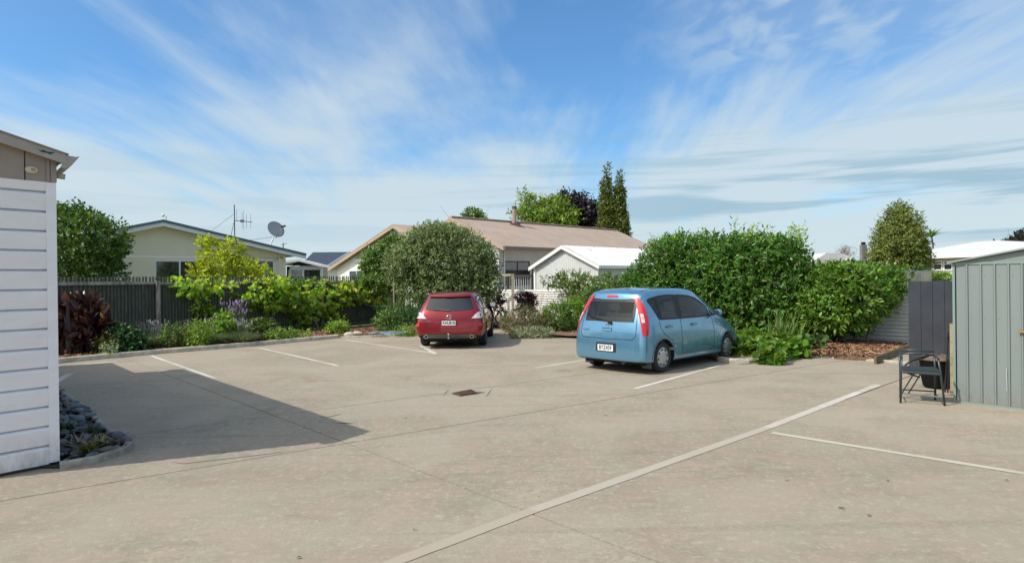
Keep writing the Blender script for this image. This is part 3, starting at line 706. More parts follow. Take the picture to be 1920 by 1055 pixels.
# ================================================================== GRAPE VINE on the left fence
m_grape = leafmat('grape_leaf', (.29, .43, .065), .55, 1.0, .5)
m_grape_y = leafmat('young_grape_leaf', (.48, .54, .08), .5, .8, .5)
vine = thing('grape_vine', FENL.pt(fl(590), -.3, .05), 'grape vine with large bright leaves spreading along the left fence', 'vine')
def fb(px, py, rpx, rpy, t=-.28, rt=.2):
    s, z = FENL.hit(px, py, t); p = FENL.pt(s, t, z); sc_ = p.y / F
    return (p.x, p.y, z, rpx * sc_ * 1.15, max(rt, .16), rpy * sc_)
vb = [fb(345, 538, 38, 9), fb(400, 540, 40, 10), fb(455, 545, 36, 11), fb(500, 540, 40, 12), fb(520, 556, 42, 14), fb(550, 565, 46, 22), fb(500, 570, 30, 12), fb(480, 558, 26, 8), fb(575, 540, 38, 14), fb(560, 590, 34, 14), fb(610, 570, 26, 26), fb(620, 600, 20, 16),
      fb(640, 545, 34, 14), fb(670, 552, 30, 12), fb(700, 562, 22, 8), fb(590, 610, 18, 9), fb(715, 566, 12, 6), fb(680, 535, 12, 6), fb(535, 530, 20, 7), fb(365, 545, 20, 9), fb(640, 560, 20, 16)]
foliage('foliage', vine, m_grape, vb, 600, 5, .15, .14, 21, twig=.16, shell=.35, up=-.1, lump=.3, droop=.45, fold=.15)
foliage('young_foliage', vine, m_grape_y, [fb(400, 531, 50, 6), fb(490, 532, 60, 6), fb(630, 538, 40, 8), fb(555, 555, 40, 14), fb(690, 556, 20, 6)], 130, 5, .13, .12, 22, twig=.15, shell=.5, up=.2, droop=.3)
mb = MB()
def fpt(px, py, t=-.2): s, z = FENL.hit(px, py, t); return FENL.pt(s, t, z)
mb.tube([fpt(600, 627, -.3), fpt(594, 608, -.3), fpt(582, 590, -.25), fpt(580, 560, -.2), fpt(575, 540, -.15)], [.05, .045, .04, .03, .02], 8)
mb.build('stem', mat('pale_vine_bark', (.36, .31, .24), .9, color2=(.15, .12, .09), vscale=14), vine, smooth=True)
MB().tube([fpt(598, 625, -.3), fpt(560, 600), fpt(520, 580), fpt(480, 572), fpt(440, 550), fpt(360, 540), fpt(310, 535)], [.035, .03, .026, .022, .016, .012, .008], 6).build('stem', M_BARK, vine, smooth=True)
MB().tube([fpt(597, 618), fpt(620, 570), fpt(650, 552), fpt(700, 566), fpt(722, 575)], [.03, .024, .018, .012, .006], 6).build('stem', M_BARK, vine, smooth=True)
# small vine shoot between the lavenders
v2 = thing('young_vine', fpt(400, 640, -.5), 'young climbing shoot with pale leaves on the dark fence above the lavender', 'vine')
foliage('foliage', v2, m_grape, [fb(372, 580, 12, 5), fb(398, 585, 10, 10), fb(412, 603, 7, 10), fb(384, 576, 10, 4)], 60, 4, .12, .10, 33, twig=.12, shell=.3)
MB().tube([fpt(412, 640), fpt(408, 600), fpt(385, 578), fpt(365, 580)], [.012, .01, .008, .004], 5).build('stem', M_BARK, v2)

# ================================================================== SHRUBS IN THE LEFT BED
def kp(px, py, z=.08): return P(px, py, z)
def bush(px, py, rpx, hpx, m, label, name='bush', ntw=260, per=7, ln=.07, wd=.035, seed=1, cat='bush', group=None, depthf=.8, stem=True, **kw):
    """A bush standing at ground pixel (px,py), rpx half width and hpx high in the photograph."""
    b = P(px, py, .06); k = b.y / F; r, h = rpx * k, hpx * k
    t0 = thing(name, b, label, cat, group)
    foliage('foliage', t0, m, [(b.x, b.y, b.z + h * .52, r, r * depthf, h * .5)], ntw, per, ln, wd, seed, **kw)
    if stem:
        mb_ = MB(); rr = random.Random(seed)
        for _ in range(5):
            a = rr.uniform(0, 6.28); mb_.tube([b - Vector((0, 0, .06)), b + Vector((math.cos(a) * r * .25, math.sin(a) * r * .25, h * .3)), b + Vector((math.cos(a) * r * .6, math.sin(a) * r * .5, h * .75))], [.018, .012, .005], 5)
        mb_.build('stems', M_BARK, t0)
    return t0
def lavender(px, py, rpx, hpx, label, seed, mf, ml=None, n=420, fl_=None, nf=30, fh=1.0):
    b = P(px, py, .06); k = b.y / F; r, h = rpx * k, hpx * k; t0 = thing('lavender', b, label, 'lavender', None); rg = np.random.default_rng(seed)
    def bs(nn, f): a = rg.random(nn) * 6.283; q = np.sqrt(rg.random(nn)) * r * f; return np.stack([b.x + np.cos(a) * q, b.y + np.sin(a) * q, np.full(nn, b.z - .03)], 1)
    blades('leaves', t0, ml, bs(n, .75), h * .60, .014, seed, .75, .6)
    blades('leaves', t0, ml, bs(n // 2, .5), h * .55, .014, seed + 1, 1.4, .6)
    if mf is not None:
        B = bs(nf, .7); az = rg.random(nf) * 6.28; mbs = MB(); mbf = MB()
        for i in range(nf):
            le = rg.random() * .35; tip = Vector(B[i]) + Vector((math.cos(az[i]) * le * h, math.sin(az[i]) * le * h, h * fh * (.75 + .4 * rg.random())))
            mbs.tube([Vector(B[i]), tip], .0035, 3); d = (tip - Vector(B[i])).normalized(); mbf.tube([tip - d * .02, tip + d * .02, tip + d * .055, tip + d * .08], [.006, .013, .011, .003], 5)
        mbs.build('stems', ml, t0)['kind'] = 'stuff'; mbf.build('flowers', mf, t0)['kind'] = 'stuff'
    return t0
m_lav = leafmat('lavender_leaf', (.15, .185, .105), .2, .8, .7); m_lavg = leafmat('lavender_green', (.12, .18, .065), .25, .8, .6)
m_purple = mat('purple_flower', (.11, .085, .12), .7, island=.8); m_mauve = mat('mauve_flower', (.42, .24, .46), .7, island=.8); m_paleflower = mat('pale_flower', (.36, .33, .36), .7, island=.6)
lavender(262, 655, 12, 44, 'sparse lavender with faint purple spikes next to the round green bush', 31, m_purple, m_lavg)
lavender(293, 651, 22, 44, 'grey green lavender in front of the weathered fence post', 32, m_paleflower, m_lav, nf=30)
lavender(352, 646, 18, 40, 'short lavender between the fence post and the leafy herbs', 38, m_purple, m_lavg)
lavender(395, 646, 20, 46, 'broad lavender with dull purple spikes left of the mauve flowered one', 33, m_purple, m_lavg, nf=26)
lavender(443, 636, 20, 68, 'tall lavender with bright mauve flower heads against the fence', 34, m_mauve, m_lavg, nf=75, fh=.95)
lavender(455, 643, 21, 40, 'low dense silvery lavender cushion at the kerb', 35, m_paleflower, m_lav, n=800, nf=25)
m_deep = leafmat('deep_green_leaf', (.045, .115, .035), .25, .9); m_mid = leafmat('mid_green_leaf', (.12, .21, .04), .3, 1.0); m_bright = leafmat('bright_green_leaf', (.20, .33, .04), .35, .9)
m_olive = leafmat('olive_leaf', (.12, .145, .065), .2, 1.0, .5)
bush(233, 660, 28, 36, m_deep, 'rounded dark green bush beside the bronze canna clump', ntw=420, per=7, ln=.09, wd=.06, seed=41)
bush(205, 663, 16, 26, leafmat('dull_olive', (.09, .09, .03)), 'small dull olive shrub at the foot of the bronze cannas', ntw=180, seed=42)
bush(208, 665, 9, 10, leafmat('pale_var', (.30, .38, .22)), 'tiny pale variegated plant at the kerb by the cannas', ntw=60, seed=43, ln=.06, wd=.045, stem=False)
bush(325, 651, 14, 34, m_mid, 'small mixed green herb left of the broad lavender', ntw=180, seed=44)
bush(372, 650, 14, 42, m_bright, 'bright leafy herb behind the short lavender', ntw=180, seed=144)
bush(418, 640, 12, 46, m_bright, 'pale green leafy plant just left of the mauve lavender', ntw=150, seed=45, ln=.10, wd=.07)
bush(490, 637, 22, 28, leafmat('hydrangea_leaf', (.14, .19, .055)), 'low broad leaved shrub right of the silvery lavender', ntw=260, seed=46, ln=.12, wd=.08)
bush(515, 639, 12, 12, m_bright, 'little grassy green tuft on the bark near the vine', ntw=110, seed=47, ln=.06, stem=False)
bush(540, 636, 16, 11, m_bright, 'low bright green ground plant left of the vine trunk', ntw=150, seed=48, ln=.06, stem=False)
bush(634, 626, 16, 15, m_bright, 'low bright green mound beside two pale stones', ntw=170, seed=49, ln=.08, wd=.05, stem=False)
bush(572, 634, 12, 5, m_bright, 'thin flat green ground cover right of the vine trunk', ntw=60, seed=50, ln=.05, stem=False)
# iris like dry stalks
dry = thing('dry_grass', kp(318, 650), 'dry straw coloured arching grass among the lavenders', 'grass')
blades('blades', dry, mat('straw', (.36, .30, .12), .8, island=.8), [tuple(kp(318 + (i % 13) * 5 - 18, 650 - (i % 3) * 2)) for i in range(40)], .75, .014, 51, .6, .9)
# two pale stones
for i, (px, py, r_, lb) in enumerate(((656, 627, 12, 'left of two smooth pale stones on the bark by the slat fence'), (671, 625, 11, 'right of two smooth pale stones on the bark by the slat fence'))):
    c = P(px, py, .08); o = bpy.data.objects.new('stone', pebble_mesh(40 + i, mat('pale_stone', (.50, .44, .34), .8, var=.12, vscale=6))); COL.objects.link(o); o.location = c; k = r_ * c.y / F * .8; o.scale = (k, k * .8, k * .9); tag(o, lb, 'stone', 'pale stones in the fence bed')

# bronze canna clump
can = thing('canna_clump', kp(150, 662), 'tall bronze red canna clump between the garage and the slat fence', 'plant')
b = kp(150, 660); k = b.y / F; rg = np.random.default_rng(61)
bs = [(b.x + rg.normal() * .38, b.y + rg.normal() * .22, .05) for _ in range(170)]
cb = [(b.x - .05, b.y, .72, .56, .34, .62), (b.x + .18, b.y, .55, .42, .3, .5), (b.x - .25, b.y, .5, .4, .3, .45)]
foliage('leaves', can, mat('dark_bronze', (.045, .020, .022), .32, color2=(.085, .035, .025), vscale=3, island=1.0, trans=.15), cb, 210, 5, .36, .13, 61, twig=.2, shell=.35, up=.9, lump=.2, fold=.5, spread=.6)
foliage('bronze_leaves', can, mat('bronze_leaf', (.16, .055, .03), .4, color2=(.30, .15, .05), vscale=3, island=1.1, trans=.3), cb, 42, 4, .34, .11, 62, twig=.2, shell=.6, up=1.1, lump=.2, fold=.5, spread=.6)
blades('upright_leaves', can, MATS['dark_bronze'], bs[:46], 1.38, .13, 63, .16, .4, 6)
blades('dead_leaves', can, mat('rust_leaf', (.26, .11, .045), .5, island=1.0, trans=.3), [(x - .2, y - .2, z) for x, y, z in bs[:12]], .6, .08, 64, .7, .9, 6)
mb = MB()
for i in range(16): p0 = Vector(bs[i]); mb.tube([p0, p0 + Vector((rg.normal() * .08, rg.normal() * .05, .95))], [.016, .008], 5)
mb.build('stems', mat('canna_stem', (.10, .06, .04), .6), can)

# ================================================================== HOSE, STAKES, TALL PLANTS NEAR THE RED CAR
hose = thing('garden_hose', kp(735, 626), 'pale blue garden hose coiled on the bark and hanging from the fence', 'hose')
mb = MB(); c0 = P(728, 625.5, .10); pts = []
for i in range(90):
    a = i * .26; r_ = .46 + .14 * math.sin(i * .37); pts.append(c0 + Vector((math.cos(a) * r_ * 1.1, math.sin(a) * r_ * .6, .012 + .0006 * i + .01 * math.sin(i * 1.3))))
up_pts = [PY(754, 622, 23.1), PY(753.5, 605, 23.3), PY(751, 588, 23.5), PY(745, 577, 23.8), PY(742, 569, 24), PY(733, 574, 24.3), PY(700, 574, 24.9), PY(685, 571, 25), PY(672, 561, 24.8)]
mb.tube(pts + up_pts, .013, 6); mb.build('tube', mat('pale_blue_hose', (.22, .34, .38), .45), hose, smooth=True)
MB().tube([P(741, 622, 0), PY(739, 560, 23.0), PY(738, 527, 23.0)], [.035, .03, .026], 8).build('stake', M_TIMBERB, st_ := thing('garden_stake', P(741, 622), 'slim tan timber stake standing left of the red car', 'stake'))
rs = thing('rosemary', kp(770, 618), 'tall upright rosemary like shrub left of the red car', 'shrub')
b = P(772, 619, .05); rg = np.random.default_rng(71)
bs = [(b.x + rg.uniform(-1.0, .95), b.y + rg.uniform(-.3, .6), .05) for _ in range(520)]
blades('leaves', rs, leafmat('rosemary', (.10, .17, .045), .25, .9), bs, 1.35, .035, 71, .3, .5, 5)
blades('leaves', rs, leafmat('rosemary2', (.10, .17, .05), .25, .9), bs[:260], 1.0, .03, 72, .55, .6, 5)
bb = bush(768, 622, 34, 42, m_deep, 'dark green shrub under the rosemary beside the hose', ntw=300, seed=73, ln=.08, wd=.03)
bush(730, 622, 22, 34, m_mid, 'loose green shrub at the end of the slat fence', ntw=200, seed=74, ln=.10, wd=.04)
dg = thing('dry_grass', kp(770, 625), 'pale dry grass tuft at the kerb left of the red car', 'grass')
blades('blades', dg, mat('straw2', (.40, .30, .17), .8, island=.8), [tuple(kp(755 + i * .55, 625 - (i % 4) * .8)) for i in range(50)], .42, .012, 75, .9, .8)
bush(762, 626, 20, 6, m_bright, 'strip of green ground cover along the kerb left of the red car', ntw=130, seed=76, ln=.05, stem=False)

# ================================================================== HOUSES
def lapboards(fr, poly, t, pitch, m, name, parent, lap=.014):
    """Lapped horizontal boards clipped to a (s,z) polygon on the plane t (facing -t)."""
    zs = [p[1] for p in poly]; z0, z1 = min(zs), max(zs); mb = MB(); z = z0
    def span(zq):
        xs = []
        for i in range(len(poly)):
            a, b_ = poly[i], poly[(i + 1) % len(poly)]
            if (a[1] > zq) != (b_[1] > zq): xs.append(a[0] + (b_[0] - a[0]) * (zq - a[1]) / (b_[1] - a[1]))
        return sorted(xs)
    while z < z1 - .01:
        zt_ = min(z + pitch, z1); xa = span(z + 1e-4); xb = span(zt_ - 1e-4)
        if len(xa) == len(xb):
            for i in range(0, len(xa) - 1, 2):
                k = len(mb.v); mb.v += [fr.pt(xa[i], t - lap, z), fr.pt(xa[i + 1], t - lap, z), fr.pt(xb[i + 1], t, zt_), fr.pt(xb[i], t, zt_), fr.pt(xa[i], t, z), fr.pt(xa[i + 1], t, z)]
                mb.f += [(k, k + 1, k + 2, k + 3), (k, k + 4, k + 5, k + 1)]
        z += pitch
    o = mb.build(name, m, parent); o['kind'] = 'stuff'; return o
def window(fr, s0, s1, z0, z1, t, parent, mframe, mullions=(), fw=.05, glass=None, sill=True, transom=None):
    """Window proud of plane t, facing -t."""
    w = MB(); w.fbox(fr, s0, s1, t - .03, t + .02, z0, z0 + fw); w.fbox(fr, s0, s1, t - .03, t + .02, z1 - fw, z1)
    w.fbox(fr, s0, s0 + fw, t - .03, t + .02, z0 + fw, z1 - fw); w.fbox(fr, s1 - fw, s1, t - .03, t + .02, z0 + fw, z1 - fw)
    for mm in mullions: sx = s0 + (s1 - s0) * mm; w.fbox(fr, sx - fw / 2, sx + fw / 2, t - .028, t + .02, z0 + fw, z1 - fw)
    o = w.build('window', mframe, parent)
    eds = [0] + list(mullions) + [1]
    for i in range(len(eds) - 1):
        a = s0 + (s1 - s0) * eds[i] + fw / 2; b_ = s0 + (s1 - s0) * eds[i + 1] - fw / 2
        MB().fbox(fr, a, b_, t - .008, t + .0, z0 + fw / 2, z1 - fw / 2).build('pane', glass or HGLASS, o)
    if transom: MB().fbox(fr, s0 + fw, s1 - fw, t - .026, t + .01, transom - fw / 2, transom + fw / 2).build('transom', mframe, o)
    return o

# --- cream house beyond the slat fence
a_, b_ = PY(300, 480, 24.0), PY(575, 480, 27.6)
HF = Fr(a_, b_ - a_)
cream = thing('house', HF.pt(0, 0, 0), 'cream gabled house with blue grey roof and aerials beyond the slat fence', 'house')
OV = -.45
sr_, zr_ = HF.hit(306, 416, OV); sE, zE = HF.hit(574, 479, OV); sL, zL = HF.hit(217, 433, OV)
slR = (zE - zr_) / (sE - sr_); slL = (zr_ - zL) / (sr_ - sL)
sLe = sL - 2.5; zLe = zr_ - slL * (sr_ - sLe); sW0 = sLe + .6; sW1, _ = HF.hit(536, 500, 0)
def rzH(s): return zr_ + slR * (s - sr_) if s > sr_ else zr_ + slL * (s - sr_)
zseam = HF.hit(300, 480.5)[1]
wp = [(sW0, 0), (sW1, 0), (sW1, rzH(sW1) - .12), (sr_, rzH(sr_) - .12), (sW0, rzH(sW0) - .12)]
MB().prism([HF.pt(s, .012, z) for s, z in [(sW0, zseam + .008), (sW1, zseam + .008)] + wp[2:]], HF.pt(0, .2, 0) - HF.pt(0, 0, 0)).build('gable_wall', M_CREAM, cream)
MB().fbox(HF, sW0, sW1, .0, .21, 0, zseam - .008).build('wall', M_CREAM, cream)
MB().fbox(HF, sW1 - .2, sW1, .21, 7, 0, rzH(sW1) - .14).build('side_wall', M_CREAM, cream)
for sa, sb, nm in ((sLe, sr_, 'roof'), (sr_, sE, 'roof')):
    za, zb_ = rzH(sa), rzH(sb)
    MB().hexa([HF.pt(sa, OV - .04, za), HF.pt(sb, OV - .04, zb_), HF.pt(sb, 8, zb_), HF.pt(sa, 8, za), HF.pt(sa, OV - .04, za + .09), HF.pt(sb, OV - .04, zb_ + .09), HF.pt(sb, 8, zb_ + .09), HF.pt(sa, 8, za + .09)]).build('roof', M_NAVYROOF, cream)
    MB().hexa([HF.pt(sa, OV, za - .15), HF.pt(sb, OV, zb_ - .15), HF.pt(sb, OV + .03, zb_ - .15), HF.pt(sa, OV + .03, za - .15), HF.pt(sa, OV, za - .004), HF.pt(sb, OV, zb_ - .004), HF.pt(sb, OV + .03, zb_ - .004), HF.pt(sa, OV + .03, za - .004)]).build('barge_board', M_WHITE, cream)
    MB().hexa([HF.pt(sa, OV + .03, za - .09), HF.pt(sb, OV + .03, zb_ - .09), HF.pt(sb, .0, zb_ - .09), HF.pt(sa, .0, za - .09), HF.pt(sa, OV + .03, za - .07), HF.pt(sb, OV + .03, zb_ - .07), HF.pt(sb, .0, zb_ - .07), HF.pt(sa, .0, za - .07)]).build('soffit', M_CREAM, cream)
w0, wz = HF.hit(289, 487); w1, _ = HF.hit(392, 487)
window(HF, w0, w1, .9, wz, -.0, cream, M_WHITE, (.45,), .06)
w0, _ = HF.hit(455, 487); w1, _ = HF.hit(514, 487); window(HF, w0, w1, .9, HF.hit(480, 487)[1], -.0, cream, M_WHITE, (.27,), .06)
sp_, _ = HF.hit(523, 500); MB().tube([HF.pt(sp_, -.04, 0), HF.pt(sp_, -.04, rzH(sp_) - .16)], .03, 8).build('downpipe', M_WHITE, cream)
# cable drooping along the gable
c1 = HF.hit(446, 452)[0]; c2 = HF.hit(528, 472)[0]
MB().tube([HF.pt(c1 + (c2 - c1) * i / 8, -.02, rzH(c1) - .25 + (rzH(c2) - rzH(c1)) * i / 8 - .35 * math.sin(math.pi * i / 8)) for i in range(9)], .008, 4).build('cable', M_BLACKP, cream)
# white ball on the ridge
MB().lathe(HF.pt(sr_, OV, rzH(sr_) + .24), [(.001, -.06), (.045, -.04), (.06, 0), (.045, .04), (.001, .06)], 12).build('roof_finial', M_WHITE, cream, smooth=True)
MB().tube([HF.pt(sr_ + .1, OV, rzH(sr_) - .02), HF.pt(sr_ + .1, OV, rzH(sr_) + .22)], .015, 6).build('finial_post', M_METAL, cream)
# aerial
sa_, _ = HF.hit(440, 440, OV); ab = HF.pt(sa_, OV, rzH(sa_) - .2); atop = HF.hit(440, 384, OV)[1]
aer = thing('tv_aerial', ab, 'tall TV aerial mast with many thin elements on the cream house', 'aerial')
m_aer = mat('aerial_metal', (.16, .12, .12), .5, metal=.5)
MB().tube([ab, Vector((ab.x, ab.y, atop))], .022, 6).build('mast', m_aer, aer)
MB().tube([HF.pt(sa_ - .14, OV, rzH(sa_) + .12), Vector((ab.x, ab.y, rzH(sa_) + .75))], .010, 5).build('brace', m_aer, aer)
s2_, z2_ = HF.hit(400, 430, OV); MB().tube([HF.pt(s2_, OV + .6, rzH(s2_) + .08), Vector((ab.x, ab.y, atop - .35))], .007, 4).build('stay', m_aer, aer)
zb_ = HF.hit(440, 413.5, OV)[1]; s3 = HF.hit(473, 417, OV)[0]; MB().bar(HF.pt(sa_, OV, zb_), HF.pt(s3, OV, zb_ - .03), .025).build('boom', m_aer, aer)
for px, up_, dn_ in ((444, .44, 0), (454, .34, .3), (457, .40, .35), (462, .28, .28), (470, .30, .28)):
    s_, _ = HF.hit(px, 415, OV); MB().tube([HF.pt(s_, OV, zb_ - dn_), HF.pt(s_, OV, zb_ + up_)], .0065, 4).build('element', m_aer, aer)
s_, _ = HF.hit(454, 415, OV); MB().box(HF.pt(s_, OV, zb_) - Vector((.06, .03, .05)), HF.pt(s_, OV, zb_) + Vector((.06, .03, .05))).build('junction_box', m_aer, aer)
MB().box(ab - Vector((.07, .04, .1)), ab + Vector((.07, .04, .14))).build('bracket', M_RUST, aer)
# dish
sd_, _ = HF.hit(512, 450, OV); db = HF.pt(sd_, OV + .5, rzH(sd_) + .07)
dish = thing('satellite_dish', db, 'grey satellite dish on the sloping roof edge of the cream house', 'satellite dish')
dc = HF.pt(HF.hit(517, 430, OV + .5)[0], OV + .5, HF.hit(517, 430, OV + .5)[1])
aim = Vector((.72, -.62, .42)).normalized(); q_ = aim.to_track_quat('Z', 'Y').to_matrix()
MB().lathe(dc, [(.001, -.06), (.15, -.05), (.28, -.02), (.365, .02), (.37, .026), (.28, -.012), (.15, -.042), (.001, -.052)], 28, M_=q_).build('reflector', mat('dish_grey', (.34, .36, .37), .5), dish, smooth=True)
lnb = dc + aim * .42 + Vector((.12, 0, -.08)); MB().tube([dc - Vector((0, 0, .36)), lnb], .016, 6).build('feed_arm', M_METAL, dish)
MB().bar(lnb - Vector((.09, 0, .01)), lnb + Vector((.09, 0, .03)), .07).build('receiver', M_BLACKP, dish)
MB().tube([db - Vector((0, 0, .1)), dc - Vector((0, 0, .1))], .025, 8).build('mast', M_METAL, dish)
MB().tube([db + Vector((-.75, -.1, .28)), dc - Vector((.06, 0, .3))], .012, 5).build('brace', M_METAL, dish)
se_, ze_ = HF.hit(536, 466, OV); pe = HF.pt(se_, OV + .3, rzH(se_) + .06)
wv = thing('roof_vent', pe, 'small roof pipe with a cross arm near the eave of the cream house', 'aerial')
MB().tube([pe, pe + Vector((0, 0, .28))], .02, 6).build('pipe', M_BLACKP, wv); MB().bar(pe + Vector((-.08, 0, .2)), pe + Vector((.16, 0, .26)), .025).build('cross_arm', M_METAL, wv)

# --- lattice porch right of it
PF = Fr(PY(536, 500, 30), Vector((1, .15)))
porch = thing('porch', PF.pt(0, 0, 0), 'low white porch with diamond lattice and a dark window beside the cream house', 'porch')
def ph(px, py): return PF.hit(px, py)
z_e = ph(600, 497)[1]; s_l, z_l = ph(527, 492); s_a, z_a = ph(562, 487); s_r, z_r = ph(603, 497)
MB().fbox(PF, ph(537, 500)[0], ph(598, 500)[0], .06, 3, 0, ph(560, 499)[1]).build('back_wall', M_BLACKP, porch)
for A_, B_ in (((s_l, z_l - .02), (s_a, z_a)), ((s_a, z_a), (s_r, z_r))):
    MB().hexa([PF.pt(A_[0], -.3, A_[1] - .08), PF.pt(B_[0], -.3, B_[1] - .08), PF.pt(B_[0], 3, B_[1] - .08), PF.pt(A_[0], 3, A_[1] - .08), PF.pt(A_[0], -.3, A_[1] + .03), PF.pt(B_[0], -.3, B_[1] + .03), PF.pt(B_[0], 3, B_[1] + .03), PF.pt(A_[0], 3, A_[1] + .03)]).build('roof', M_WHITE, porch)
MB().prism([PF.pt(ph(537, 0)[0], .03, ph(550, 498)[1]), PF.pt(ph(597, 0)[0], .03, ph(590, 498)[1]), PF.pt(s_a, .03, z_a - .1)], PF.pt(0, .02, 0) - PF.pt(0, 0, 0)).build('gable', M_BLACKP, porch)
zt_ = ph(570, 503)[1]; MB().fbox(PF, ph(537, 0)[0], ph(598, 0)[0], -.02, .055, zt_ - .07, zt_ + .09).build('beam', M_WHITE, porch)
for px in (537, 562, 596): s_ = ph(px, 0)[0]; MB().fbox(PF, s_ - .05, s_ + .05, -.03, .055, 0, zt_ - .07).build('post', M_WHITE, porch)
mb = MB(); sa2, sb2 = ph(539, 0)[0], ph(560, 0)[0]; zz0, zz1 = 1.3, zt_ - .07
st = .105; i = -30
while i < 40:
    for sg in (1, -1):
        x0 = sa2 + i * st; a0 = (x0, zz0); a1 = (x0 + sg * (zz1 - zz0), zz1)
        t0_, t1_ = 0, 1
        dx = a1[0] - a0[0]
        lo, hi = sorted(((sa2 - a0[0]) / dx, (sb2 - a0[0]) / dx)); t0_, t1_ = max(0, lo), min(1, hi)
        if t1_ > t0_: mb.bar(PF.pt(a0[0] + dx * t0_, -.005 * sg, zz0 + (zz1 - zz0) * t0_), PF.pt(a0[0] + dx * t1_, -.005 * sg, zz0 + (zz1 - zz0) * t1_), .008, .028, PF.pt(0, 1, 0) - PF.pt(0, 0, 0)) if False else mb.bar(PF.pt(a0[0] + dx * t0_, -.006 * sg, zz0 + (zz1 - zz0) * t0_), PF.pt(a0[0] + dx * t1_, -.006 * sg, zz0 + (zz1 - zz0) * t1_), .010, .028)
    i += 1
o = mb.build('lattice', M_WHITE, porch); o['kind'] = 'stuff'
window(PF, ph(565, 0)[0], ph(594, 0)[0], 1.1, zt_ - .07, .03, porch, M_BLACKP, (.28,), .04)

# --- charcoal roofed house
XF = Fr(PY(580, 503, 46), Vector((1, .05)))
ch = thing('house', XF.pt(0, 0, 0), 'low house with plain charcoal roof behind the porch', 'house')
def xh(px, py, t=0): return XF.hit(px, py, t)
s0_, z0_ = xh(560, 500); s1_, z1_ = xh(690, 500); zrd = 1.8 + (529 - 473) / 1200 * 50
MB().hexa([XF.pt(s0_, 0, z0_ - .1), XF.pt(s1_, 0, z0_ - .1), XF.pt(s1_, 4, zrd - .1), XF.pt(s0_, 4, zrd - .1), XF.pt(s0_, 0, z0_), XF.pt(s1_, 0, z0_), XF.pt(s1_, 4, zrd), XF.pt(s0_, 4, zrd)]).build('roof', M_CHARROOF, ch)
MB().fbox(XF, s0_ + .3, s1_ - .3, .3, 7, 0, z0_ - .12).build('wall', M_WWALL, ch)
MB().fbox(XF, s0_, s1_, -.1, .0, z0_ - .18, z0_ - .02).build('gutter', M_GREYWALL, ch)
# small hip cap line at right
h0, h1 = PY(608, 504, 45.5), PY(656, 473, 49.5)
MB().bar(h0, h1, .25, .12).build('hip_cap', mat('cap_grey', (.20, .24, .28), .5), ch)

# --- brown roofed house
BF = Fr(PY(935, 500, 32.0), Vector((-.707, .707)))    # s runs left and away along the gable end, +t points left/front; -t is under the roof
brown = thing('house', BF.pt(0, 0, 0), 'large white house with two gables and a long brown roof', 'house')
class FlipFr(Fr):
    pass
BG = Fr(BF.pt(0, 0, 0), BF.u); BG.v = -BG.v            # +t now runs into the house (along the ridges)
def bh(px, py, t=0): return BG.hit(px, py, t)
apx = [bh(945, 463, -.4), bh(845, 409, -.4), None, bh(737, 422, -.4), bh(615, 504, -.4)]
sR, zR = 0.0 - .5, None
(s_e2, z_e2), (s_a2, z_a2), _, (s_a1, z_a1), (s_e1, z_e1) = apx
slA = (z_a2 - z_e2) / (s_a2 - s_e2); sl1 = (z_a1 - z_e1) / (s_e1 - s_a1)
s_v = (z_a2 - z_a1 + slA * s_a2 + slA * s_a1) / (2 * slA); z_v = z_a2 - slA * (s_v - s_a2)
prof_r = [(s_e2, z_e2), (s_a2, z_a2), (s_v, z_v), (s_a1, z_a1), (s_e1, z_e1)]
Ltot = 14.4
wallp = [(0.0, 0.3), (0.0, z_e2 + slA * (0 - s_e2) - .12), (s_a2, z_a2 - .12), (s_v, z_v - .12), (s_a1, z_a1 - .12), (s_e1 - .5, z_e1 + sl1 * .5 - .12), (s_e1 - .5, .3)]
MB().prism([BG.pt(s, .02, z) for s, z in wallp], BG.pt(0, .15, 0) - BG.pt(0, 0, 0)).build('gable_wall', M_WWALL, brown)
lapboards(BG, wallp, .018, .21, M_WWALL, 'weatherboards', brown)
for i in range(4):
    (sa, za), (sb, zb2) = prof_r[i], prof_r[i + 1]
    LL = Ltot if i < 2 else 7.0
    MB().hexa([BG.pt(sa, -.45, za), BG.pt(sb, -.45, zb2), BG.pt(sb, LL, zb2), BG.pt(sa, LL, za), BG.pt(sa, -.45, za + .06), BG.pt(sb, -.45, zb2 + .06), BG.pt(sb, LL, zb2 + .06), BG.pt(sa, LL, za + .06)]).build('roof', M_BROWNROOF, brown)
    MB().hexa([BG.pt(sa, -.44, za - .17), BG.pt(sb, -.44, zb2 - .17), BG.pt(sb, -.41, zb2 - .17), BG.pt(sa, -.41, za - .17), BG.pt(sa, -.44, za - .004), BG.pt(sb, -.44, zb2 - .004), BG.pt(sb, -.41, zb2 - .004), BG.pt(sa, -.41, za - .004)]).build('barge_board', M_BROWNROOF, brown)
MB().bar(BG.pt(s_a2, -.45, z_a2 + .08), BG.pt(s_a2, Ltot, z_a2 + .08), .3, .06).build('ridge_cap', M_BROWNROOF, brown)
MB().fbox(BG, s_e2 - .10, s_e2 + .0, -.42, Ltot, z_e2 - .12, z_e2 + .03).build('gutter', M_BROWNTRIM, brown)
MB().fbox(BG, s_e2 + .01, 0.0, -.40, Ltot, z_e2 - .06, z_e2 - .03).build('soffit', M_BROWNTRIM, brown)
SW = Fr(BG.pt(0, 0, 0), BG.v); SW.v = BG.u            # side wall frame: s along the wall away, +t into the house
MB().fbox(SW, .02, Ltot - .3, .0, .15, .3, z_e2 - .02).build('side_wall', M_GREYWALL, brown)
lapboards(SW, [(.1, .3), (Ltot - .3, .3), (Ltot - .3, z_e2 - .08), (.1, z_e2 - .08)], -.002, .21, M_GREYWALL, 'weatherboards', brown)
